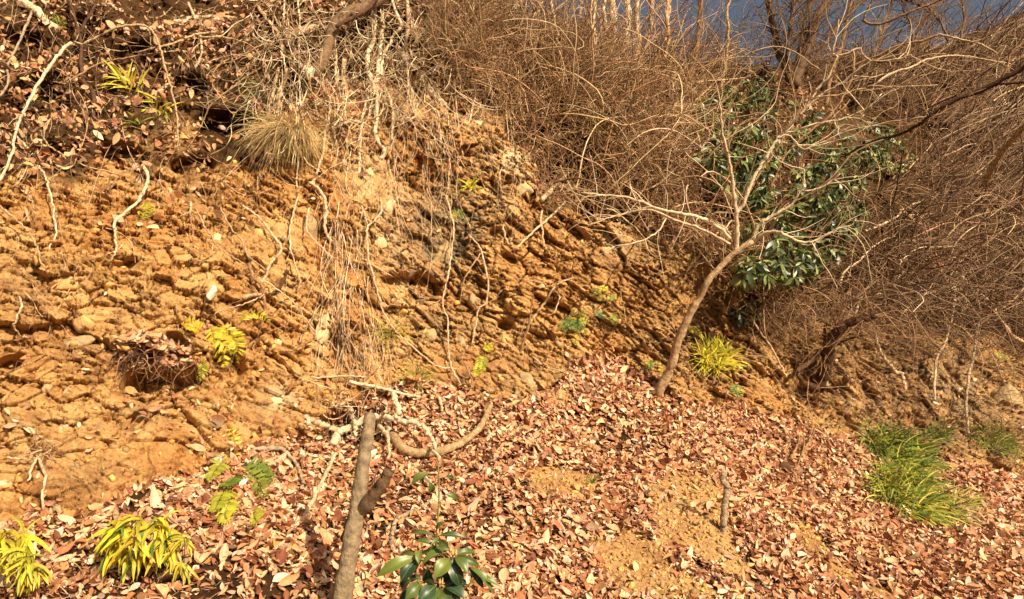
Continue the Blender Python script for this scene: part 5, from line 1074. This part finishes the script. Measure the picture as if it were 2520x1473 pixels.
fern("green fern with yellow lower fronds drooping left of the grey arching root", [T(0, 2, [(1700, 480), (1640, 470), (1590, 520), (1545, 600)]), T(0, 2, [(1720, 640), (1650, 690), (1610, 760), (1580, 830)]), T(0, 2, [(1720, 660), (1690, 760), (1660, 850), (1690, 910)]), T(0, 2, [(1740, 560), (1700, 600), (1640, 640)])], 10, .095, .03, [YGR, (.34, .34, .03), (.45, .42, .04), GRN], 3019, (.05, .2))
fern("dark green fern with long fronds right of the arching grey root's ferns", [T(0, 2, [(1780, 500), (1860, 470), (1930, 520), (1990, 640)]), T(0, 2, [(1780, 520), (1840, 540), (1900, 600), (1960, 740)]), T(0, 2, [(1790, 500), (1880, 520), (1960, 560), (2040, 600)]), T(0, 2, [(1870, 820), (1880, 870), (1900, 910)])], 11, .09, .026, [GRN, (.2, .24, .03), GRN, YGR], 3020, (.05, .2))
fern("thin yellow creeping fern climbing the earth above the green ferns", [T(0, 2, [(1740, 440), (1740, 330), (1710, 230), (1705, 130)])], 9, .06, .022, [(.6, .45, .03)], 3021)
fern("small fern shoot at the right edge in the shaded brush", [T(2, 1, [(2330, 1120), (2370, 1150), (2410, 1190)]), T(2, 1, [(2330, 1130), (2340, 1160), (2360, 1180)])], 7, .08, .025, [YGR], 3022, (.2, .4))

def strap_fern(label, cx, cy, wpx, hpx, nhub, seed, cols, length=.2):
    r = np.random.default_rng(seed); b = on(cx, cy + hpx * .42); root = thing("strap_fern", label, "fern", b, "yellow strap ferns in the leaves")
    s = float(depth(cx, cy)) / F; d = float(depth(cx, cy + hpx * .4)); mbs = MB(); mb = MB()
    for k in range(nhub):
        a = r.uniform(0, 6.28); q = r.random() ** .5
        hub = world_at(cx + math.cos(a) * q * wpx * .36, cy - hpx * .12 + math.sin(a) * q * hpx * .34, d - .08 - .15 * (1 - q))
        tubes(mbs, catmull([b, (b + hub) / 2 + np.array([0, 0, .03]), hub], 8)[None], np.full((1, 8), .0028), 4, np.array((.3, .2, .05)))
        n = r.integers(5, 8); az = a + np.linspace(-1.9, 1.9, n) + r.normal(0, .2, n)
        L = length * r.uniform(.65, 1.15, n)
        dirs = np.stack([np.cos(az), -.6 + .4 * r.normal(size=n), -np.sin(az) * .6 + .02 + .3 * r.normal(size=n)], -1)
        Q = walk(np.tile(hub, (n, 1)), dirs, L / 7, 8, .09, (0, -.02, -.24), int(seed * 31 + k))
        Wd = L[:, None] * .125 * np.array([.5, .85, 1, 1, .92, .75, .5, .06])[None]
        ribbons(mb, Q, Wd, unit(np.cross(dirs, np.array([0, -.6, .8]))), -.18, pick(cols, n, r, .15))
    mbs.build("stems", M_TWIG, root); mb.build("fronds", M_FERN, root)
strap_fern("bright yellow strap-leaved fern clump in the leaves at the lower left", 350, 1335, 190, 150, 20, 41, [YEL, (.62, .48, .03), (.5, .44, .03), YEL, GRN])
strap_fern("small faded yellow fern right beside the bright yellow clump", 452, 1370, 80, 120, 9, 42, [(.52, .40, .05), YGR, YEL], .12)
strap_fern("yellow strap-leaved fern cut off by the left edge of the photo", 20, 1325, 120, 90, 11, 43, [YEL, (.55, .48, .03)], .21)
strap_fern("dense yellow-green fern at the bottom left corner under the edge fern", 55, 1400, 130, 110, 16, 44, [YGR, (.5, .42, .04), YEL], .13)

def grass_clump(name, label, cat, cx, cy, wpx, hpx, n, seed, cols, length, width, d0=(0, -.5, .6), spread=.5, grav=(0, 0, -.13), ang=0., group=None, K=8, lift=.04, rootspread=1.0):
    r = np.random.default_rng(seed); b = on(cx, cy); root = thing(name, label, cat, b, group)
    a = r.uniform(0, 6.28, n); q = r.random(n) ** .5 * rootspread; u, v = np.cos(a) * q * wpx * .42, np.sin(a) * q * hpx * .42
    ca, sa = math.cos(math.radians(ang)), math.sin(math.radians(ang)); x, y = cx + u * ca - v * sa, cy + u * sa + v * ca
    p = on(x, y, lift * r.random(n)); out = np.stack([u / wpx * 1.6, np.zeros(n), -v / hpx * .8], -1)
    L = length * r.uniform(.6, 1.25, n)
    dirs = np.asarray(d0, float) + out + spread * r.normal(size=(n, 3))
    Q = walk(p, dirs, L / (K - 1), K, .03, grav, seed + 7)
    prof = np.interp(np.linspace(0, 1, K), [0, .25, .55, .85, 1], [.35, .9, 1, .5, .05])
    mb = MB(); ribbons(mb, Q, width * r.uniform(.7, 1.2, n)[:, None] * prof[None], unit(np.cross(dirs, np.array([.1, -.7, .7]))), .15, pick(cols, n, r, .2)); mb.build("foliage", M_GRASS, root)
    m = max(6, n // 25); k = r.integers(0, n, m); mb = MB()
    tubes(mb, np.stack([p[k] - .01 * TOCAM, Q[k, 2], Q[k, 3]], 1), np.full((m, 3), .0022), 4, np.array((.3, .24, .08))); mb.build("stems", M_TWIG, root)
    return root
BG = [YGR, GRN, (.30, .31, .03), (.5, .45, .05), (.09, .13, .02)]
GG = "bamboo grass clumps"
grass_clump("bamboo_grass", "big yellow-green bamboo grass clump drooping at the lower right", "grass", 2225, 1215, 210, 110, 950, 51, [YGR, YGR, (.26, .28, .035), (.38, .34, .05), GRN, GRN, (.10, .14, .025), (.44, .38, .06)], .36, .0155, (.12, -.6, .4), .52, (.03, 0, -.17), 38, GG, lift=.1)
grass_clump("bamboo_grass", "darker bamboo grass clump just above the big yellow-green one", "grass", 2205, 1110, 190, 80, 760, 52, [GRN, YGR, (.2, .24, .03), (.07, .11, .02), (.30, .28, .05), (.08, .12, .02)], .34, .017, (.1, -.55, .35), .62, (.03, 0, -.16), 25, GG, lift=.1)
grass_clump("bamboo_grass", "withered brownish edge of bamboo grass right of the big clump", "grass", 2345, 1255, 60, 90, 220, 53, [(.4, .32, .12), YGR, (.3, .25, .08)], .28, .011, (.3, -.4, .4), .4, (.03, 0, -.14), 40, GG)
grass_clump("bamboo_grass", "dim green bamboo grass clump in the shade near the right edge", "grass", 2445, 1085, 100, 55, 300, 54, [GRN, (.12, .16, .03), YGR], .3, .013, (.1, -.4, .5), .45, (.02, 0, -.13), 35, GG)
grass_clump("bamboo_grass", "small dark green grass on the rock between the two larger clumps", "grass", 2310, 1070, 60, 36, 130, 55, [GRN, (.10, .14, .03)], .24, .012, group=GG)
grass_clump("grass_tuft", "bright yellow spiky grass tuft on the bank right of the small tree", "grass", 1760, 885, 90, 60, 330, 56, [(.66, .53, .04), YEL, (.6, .5, .05), YGR], .27, .016, (0, -.5, .6), .55, (0, 0, -.11), 10)
grass_clump("bamboo_grass", "yellow bamboo grass shoot with long leaves high in the upper left leaves", "grass", 318, 215, 60, 30, 26, 57, [YEL, (.5, .45, .05)], .30, .036, (0, -.5, .5), .6, (0, 0, -.14), 40)
grass_clump("bamboo_grass", "second yellow bamboo grass shoot lower right of the first in the upper leaves", "grass", 390, 265, 50, 36, 24, 58, [YEL, YGR], .24, .034, (.1, -.5, .3), .6, (0, 0, -.14), 40)
grass_clump("bamboo_grass", "little green bamboo grass sprig under the two yellow shoots", "grass", 338, 303, 34, 16, 10, 59, [YGR, GRN], .2, .034, (0, -.5, .4), .7, (0, 0, -.12))
grass_clump("dead_grass_tuft", "dry straw-coloured grass tuft hanging like hair under the hooked vine", "grass", 712, 335, 110, 34, 900, 60, [(.52, .34, .15), (.4, .24, .1), (.6, .44, .22), (.3, .24, .08)], .55, .0055, (0, -.7, .25), .28, (0, -.01, -.17), 0, K=10)
grass_clump("dead_grass_tuft", "small dark grass tuft in the shade above the hanging straw tuft", "grass", 650, 225, 70, 40, 220, 61, [(.2, .16, .06), (.3, .22, .09), (.12, .13, .03)], .3, .005, (0, -.6, .2), .3, (0, 0, -.15))
grass_clump("grass_tuft", "thin green grass tuft left of the long sweeping vine near the foot", "grass", 962, 820, 26, 30, 70, 62, [YGR, (.4, .36, .08), YEL], .3, .005, (.1, -.5, .3), .3, (.03, 0, -.12))
grass_clump("grass_tuft", "dry green-and-straw grass tuft at the foot of the bank beside dead leaves", "grass", 1028, 935, 34, 20, 130, 63, [(.45, .38, .1), YGR, GRN], .26, .005, (.1, -.5, .6), .4, (0, 0, -.1))
grass_clump("grass_tuft", "tiny green sprout in the bare soil patch of the leaf slope", "grass", 1457, 1187, 16, 8, 18, 64, [GRN], .09, .007, (0, -.3, .9), .6, (0, 0, -.06))
grass_clump("grass_tuft", "two yellow blades at the foot of the bank under the tree's right side", "grass", 1800, 1025, 20, 8, 7, 65, [YEL], .12, .012, (0, -.4, .5), .5, (0, 0, -.1))
grass_clump("weed", "green mossy weed beside the pale log at the top left corner", "grass", 146, 56, 24, 30, 90, 66, [YGR, GRN], .1, .012, (0, -.6, .3), .7, (0, 0, -.08))
for k, (cx, cy, w, h, n, c_, lab) in enumerate([
    (1400, 225, 70, 60, 240, [YGR, (.45, .42, .12), (.3, .32, .06)], "pale yellow-green bush in the brush under the clump of crest trunks"),
    (1415, 160, 40, 60, 120, [(.45, .42, .12), YGR], "thin pale green sapling leaves above the yellow-green bush"),
    (1470, 295, 34, 34, 80, [YGR, YEL], "yellow-green weed at the lower right of the yellow-green bush"),
    (1225, 130, 28, 16, 40, [YEL, YGR], "yellow weed beside the dark rotten trunk below the crest"),
    (1495, 330, 26, 20, 40, [YEL], "yellow weed low in the brush right of the black overhang"),
    (1155, 458, 20, 18, 26, [YEL, YGR], "yellow sprig on the spur right of the thin straight vine")]):
    grass_clump("weed", lab, "weed", cx, cy, w, h, n, 70 + k, c_, .14, .022, (0, -.5, .5), .7, (0, 0, -.08), lift=.5)

def evergreen(name, label, poly, n, seed, offr, L, W, cols, trunk_px, whorl=7):
    r = np.random.default_rng(seed); poly = np.asarray(poly, float)
    pts = []
    while len(pts) < n:
        x = r.uniform(poly[:, 0].min(), poly[:, 0].max()); y = r.uniform(poly[:, 1].min(), poly[:, 1].max())
        ins = False; j = len(poly) - 1
        for i in range(len(poly)):
            if (poly[i, 1] > y) != (poly[j, 1] > y) and x < (poly[j, 0] - poly[i, 0]) * (y - poly[i, 1]) / (poly[j, 1] - poly[i, 1]) + poly[i, 0]: ins = not ins
            j = i
        if ins and fbm(np.array([[x / 55., y / 48., seed]]), 2, 4)[0] > -.42 - .3 * r.random(): pts.append((x, y))
    pts = np.array(pts); cen = poly.mean(0)
    root = thing(name, label, "shrub", on(*trunk_px))
    o = offr[0] + (offr[1] - offr[0]) * r.random(n)
    hub = world_at(pts[:, 0], pts[:, 1], depth(pts[:, 0], pts[:, 1]) - o)
    az = (np.arange(whorl)[None] / whorl * 6.28 + r.uniform(0, 6.28, (n, 1)) + .25 * r.normal(size=(n, whorl)))
    el = r.uniform(-1.35, .1, (n, whorl)); d = np.stack([np.cos(az) * np.cos(el), np.sin(az) * np.cos(el) - .1, np.sin(el)], -1).reshape(-1, 3)
    m = n * whorl; Z = unit(np.array([.1, -.45, .75]) + .62 * r.normal(size=(m, 3)))
    LL = L * r.uniform(.6, 1.2, m)
    mb = MB(); leaves(mb, np.repeat(hub, whorl, 0) + d * .015, d, Z, LL, LL * W * r.uniform(.8, 1.2, m), -.22, .12, pick(cols, m, r, .2)); mb.build("foliage", M_GREEN, root)
    b = on(trunk_px[0], trunk_px[1], .02); mb = MB(); k = r.choice(n, min(n, 70), False)
    midp = b + (hub[k] - b) * r.uniform(.35, .6, (len(k), 1)) + np.array([0, 0, -.1])
    tubes(mb, np.stack([catmull([b, midp[i], hub[k[i]]], 10) for i in range(len(k))]), np.linspace(.014, .004, 10)[None] * np.ones((len(k), 1)), 5, np.array((.2, .13, .07))); mb.build("stems", M_TWIG, root)
EV = [(.035, .055, .012), (.055, .078, .015), (.085, .10, .02), (.022, .036, .010), (.13, .14, .03), (.045, .065, .014)]
evergreen("evergreen_shrub", "large dark glossy evergreen shrub behind the small tree", [(1700, 330), (1725, 250), (1780, 205), (1850, 190), (1910, 215), (1970, 245), (2040, 285), (2120, 280), (2220, 320), (2215, 400), (2150, 430), (2125, 540), (2080, 610), (2010, 680), (1930, 690), (1850, 680), (1815, 690), (1822, 600), (1800, 500), (1750, 420), (1700, 370)], 820, 91, (.6, 1.9), .165, .30, EV + [(.26, .28, .09), (.2, .21, .05)], (1930, 660))  # the two appended light greens paint in the gloss of sunlit leaves
evergreen("evergreen_shrub", "small yellowish evergreen sprays right of the large evergreen shrub", [(2160, 330), (2230, 345), (2260, 400), (2200, 420), (2150, 390)], 42, 92, (.6, 1.2), .13, .36, [(.2, .2, .03), (.3, .27, .04), (.12, .14, .03)], (2190, 430))
evergreen("evergreen_shrub", "little dark evergreen sprig low on the bank under the large shrub", [(1805, 760), (1850, 730), (1875, 750), (1870, 785), (1820, 785)], 22, 93, (.05, .25), .14, .38, EV, (1835, 795))
evergreen("evergreen_shrub", "small dark evergreen in the brush left of the large shrub", [(1470, 240), (1500, 235), (1535, 265), (1520, 280), (1480, 265)], 22, 94, (.4, .8), .14, .42, EV, (1500, 285))
evergreen("evergreen_shrub", "thin evergreen sprays poking above the large shrub's left end", [(1860, 150), (1900, 150), (1905, 190), (1870, 195)], 10, 95, (.6, 1.0), .15, .32, [(.12, .14, .03), (.06, .09, .03)], (1880, 230))

# the young evergreen in the foreground
sg = thing("evergreen_sapling", "young evergreen with whorls of long glossy leaves at the bottom centre", "sapling", world_at(1085, 1830, 3.15))
DS = 3.15
stem = world_at(*np.array(tp([(750, 2500), (735, 1900), (722, 1500), (700, 1150), (706, 1000), (718, 800), (722, 640), (716, 520), (716, 450)])).T, DS)
mb = MB(); P3 = catmull(stem, 40); tubes(mb, P3[None], np.interp(np.linspace(0, 1, 40), [0, .6, 1], [.014, .006, .0035])[None], 8, np.array((.26, .24, .07)))
for a, b in (((718, 1250), (580, 1170)), ((720, 1280), (830, 1150)), ((722, 1450), (735, 1390)), ((725, 1500), (560, 1330)), ((722, 1450), (930, 1240)), ((720, 1500), (980, 1330))):
    tubes(mb, catmull(world_at(*np.array(tp([a, ((a[0] + b[0]) / 2, (a[1] + b[1]) / 2 + 30), b])).T, [DS, DS - .02, DS - .04]), 10)[None], np.linspace(.005, .0035, 10)[None], 6, np.array((.24, .2, .06)))
mb.build("stem", M_BARK, sg)
r = np.random.default_rng(95)
LV = [  # base, tip, width in tile units, depth change to the tip, tone
    ((655, 545), (512, 632), 70, -.03, 2), ((648, 605), (662, 695), 60, .03, 1), ((765, 575), (840, 612), 45, .06, 0), ((768, 700), (862, 742), 45, .03, 1), ((700, 985), (765, 905), 52, -.02, 1),
    ((700, 1010), (490, 985), 34, .05, 1), ((715, 1010), (915, 1018), 46, -.02, 1), ((690, 1080), (545, 1040), 44, .02, 1), ((720, 1040), (800, 1110), 60, -.05, 1), ((720, 1020), (660, 1075), 34, -.05, 1),
    ((570, 1165), (250, 1312), 92, -.06, 2), ((575, 1170), (430, 1140), 40, .06, 1), ((580, 1110), (570, 1215), 52, -.06, 2), ((560, 1180), (435, 1350), 110, -.07, 0), ((600, 1180), (560, 1330), 80, .03, 0), ((575, 1170), (660, 1120), 36, .05, 1),
    ((780, 1135), (590, 1222), 90, -.05, 1), ((805, 1172), (685, 1325), 110, -.08, 2), ((830, 1150), (995, 1125), 52, .05, 1), ((840, 1160), (1030, 1235), 60, .0, 1), ((835, 1165), (935, 1285), 84, -.06, 1), ((810, 1180), (880, 1395), 100, -.03, 0), ((800, 1120), (610, 1118), 40, .06, 1), ((820, 1150), (905, 1110), 34, .06, 1), ((815, 1160), (830, 1260), 60, -.02, 0),
    ((940, 1240), (1120, 1425), 70, -.03, 1), ((990, 1310), (1172, 1378), 46, -.03, 1), ((930, 1240), (1010, 1330), 60, .03, 0), ((975, 1320), (1050, 1390), 50, .0, 0),
    ((590, 1350), (470, 1480), 100, -.07, 1), ((600, 1330), (500, 1325), 50, .02, 0), ((700, 1375), (560, 1500), 110, -.08, 0), ((690, 1370), (610, 1340), 46, .0, 1), ((720, 1395), (640, 1520), 90, -.08, 1), ((745, 1395), (800, 1530), 110, -.08, 1), ((760, 1385), (915, 1470), 110, -.07, 0), ((750, 1370), (900, 1360), 70, .0, 0), ((735, 1370), (740, 1280), 50, .05, 1), ((770, 1380), (870, 1540), 90, -.05, 1), ((700, 1390), (690, 1540), 80, -.08, 1), ((560, 1400), (430, 1530), 110, -.02, 0), ((840, 1400), (920, 1330), 80, .05, 0), ((640, 1230), (660, 1360), 90, .06, 0), ((760, 1230), (790, 1360), 90, .06, 0), ((520, 1330), (450, 1420), 90, .05, 0)]
TON = [(.030, .060, .024), (.085, .115, .022), (.14, .17, .028)]
# Principal foliage, each leaf a lance with folded halves
A = world_at(*np.array(tp([l[0] for l in LV])).T, np.full(len(LV), DS - .02)); B = world_at(*np.array(tp([l[1] for l in LV])).T, DS - .02 + np.array([l[3] for l in LV]))
X = B - A; Lr = np.linalg.norm(X, axis=-1); Wr = np.array([l[2] for l in LV]) / 3 * DS / F
Zl = unit(np.array([.1, -.75, .6]) + .22 * r.normal(size=(len(LV), 3)))
def lance(mb, A, X, Z, L, W, C, K=12):
    n = len(A); Xu = unit(X); Y = unit(np.cross(Z, Xu)); Zu = np.cross(Xu, Y); t = np.linspace(0, 1, K)
    prof = np.interp(t, [0, .08, .2, .4, .6, .8, .92, 1], [.05, .2, .58, .95, 1, .62, .22, .0]); arch = .16 * np.sin(t * math.pi) - .05 * t * t
    P3 = A[:, None] + Xu[:, None] * (L[:, None] * t)[..., None] + Zu[:, None] * (L[:, None] * arch)[..., None]
    S = np.array([-1, -.5, 0, .5, 1]); dz = np.array([.20, .13, 0, .13, .20])
    V = P3[:, :, None] + Y[:, None, None] * (W[:, None, None] * .5 * prof[None, :, None] * S)[..., None] + Zu[:, None, None] * (W[:, None, None] * prof[None, :, None] * dz)[..., None]
    idx = np.arange(n * K * 5).reshape(n, K, 5)
    Q = np.stack([idx[:, :-1, :-1], idx[:, :-1, 1:], idx[:, 1:, 1:], idx[:, 1:, :-1]], -1).reshape(-1, 4)
    mb.add(V, Q, None, np.repeat(C, K * 5, 0))
    tubes(mb, P3 + Zu[:, None] * .0008, np.linspace(.0016, .0005, K)[None] * np.ones((n, 1)), 4, np.tile((.22, .24, .07), (n, 1)))
mb = MB(); lance(mb, A, X, Zl, Lr, Wr, np.array([TON[l[4]] for l in LV]) * (1 + .12 * r.normal(size=(len(LV), 1)))); mb.build("foliage", M_GREEN, sg)
mb = MB()
for bx, by, h in ((716, 450, 40), (820, 1150, 55), (845, 1150, 45), (575, 1100, 45), (725, 1360, 40), (745, 1365, 50), (710, 990, 40), (805, 1120, 40)):
    mb = MB(); tubes(mb, catmull(world_at(*np.array(tp([(bx, by + 8), (bx + 2, by - h * .5), (bx + 5, by - h)])).T, DS - .03), 8)[None], np.array([[.003, .006, .0075, .007, .0055, .004, .0025, .001]]), 6, np.array((.55, .36, .12))); mb.build("bud", M_LEAF, sg)
mb = MB(); q = on(1155, 1335, .03); leaves(mb, np.array([on(1142, 1328, .05)]), np.array([[1, -.1, -.25]]), np.array([[0, -.6, .8]]), np.array([.14]), np.array([.06]), -.1, .1, np.array([[.06, .09, .03]]))
tag(mb.build("fallen_green_leaf", M_GREEN, base=q), "single green leaf lying on the dead leaves right of the evergreen sapling", "leaf")
# red leaves on the arching branch
mb = MB(); r = np.random.default_rng(98); c = on(2292, 645, .95); n = 16
leaves(mb, c + r.normal(size=(n, 3)) * .09, r.normal(size=(n, 3)), r.normal(size=(n, 3)) + TOCAM, np.full(n, .12), np.full(n, .05), -.1, .2, pick([(.5, .12, .05), (.45, .16, .07)], n, r))
tag(mb.build("withered_leaves", M_LEAF, base=c), "tuft of reddish withered leaves on the arching brown branch at right", "leaves")
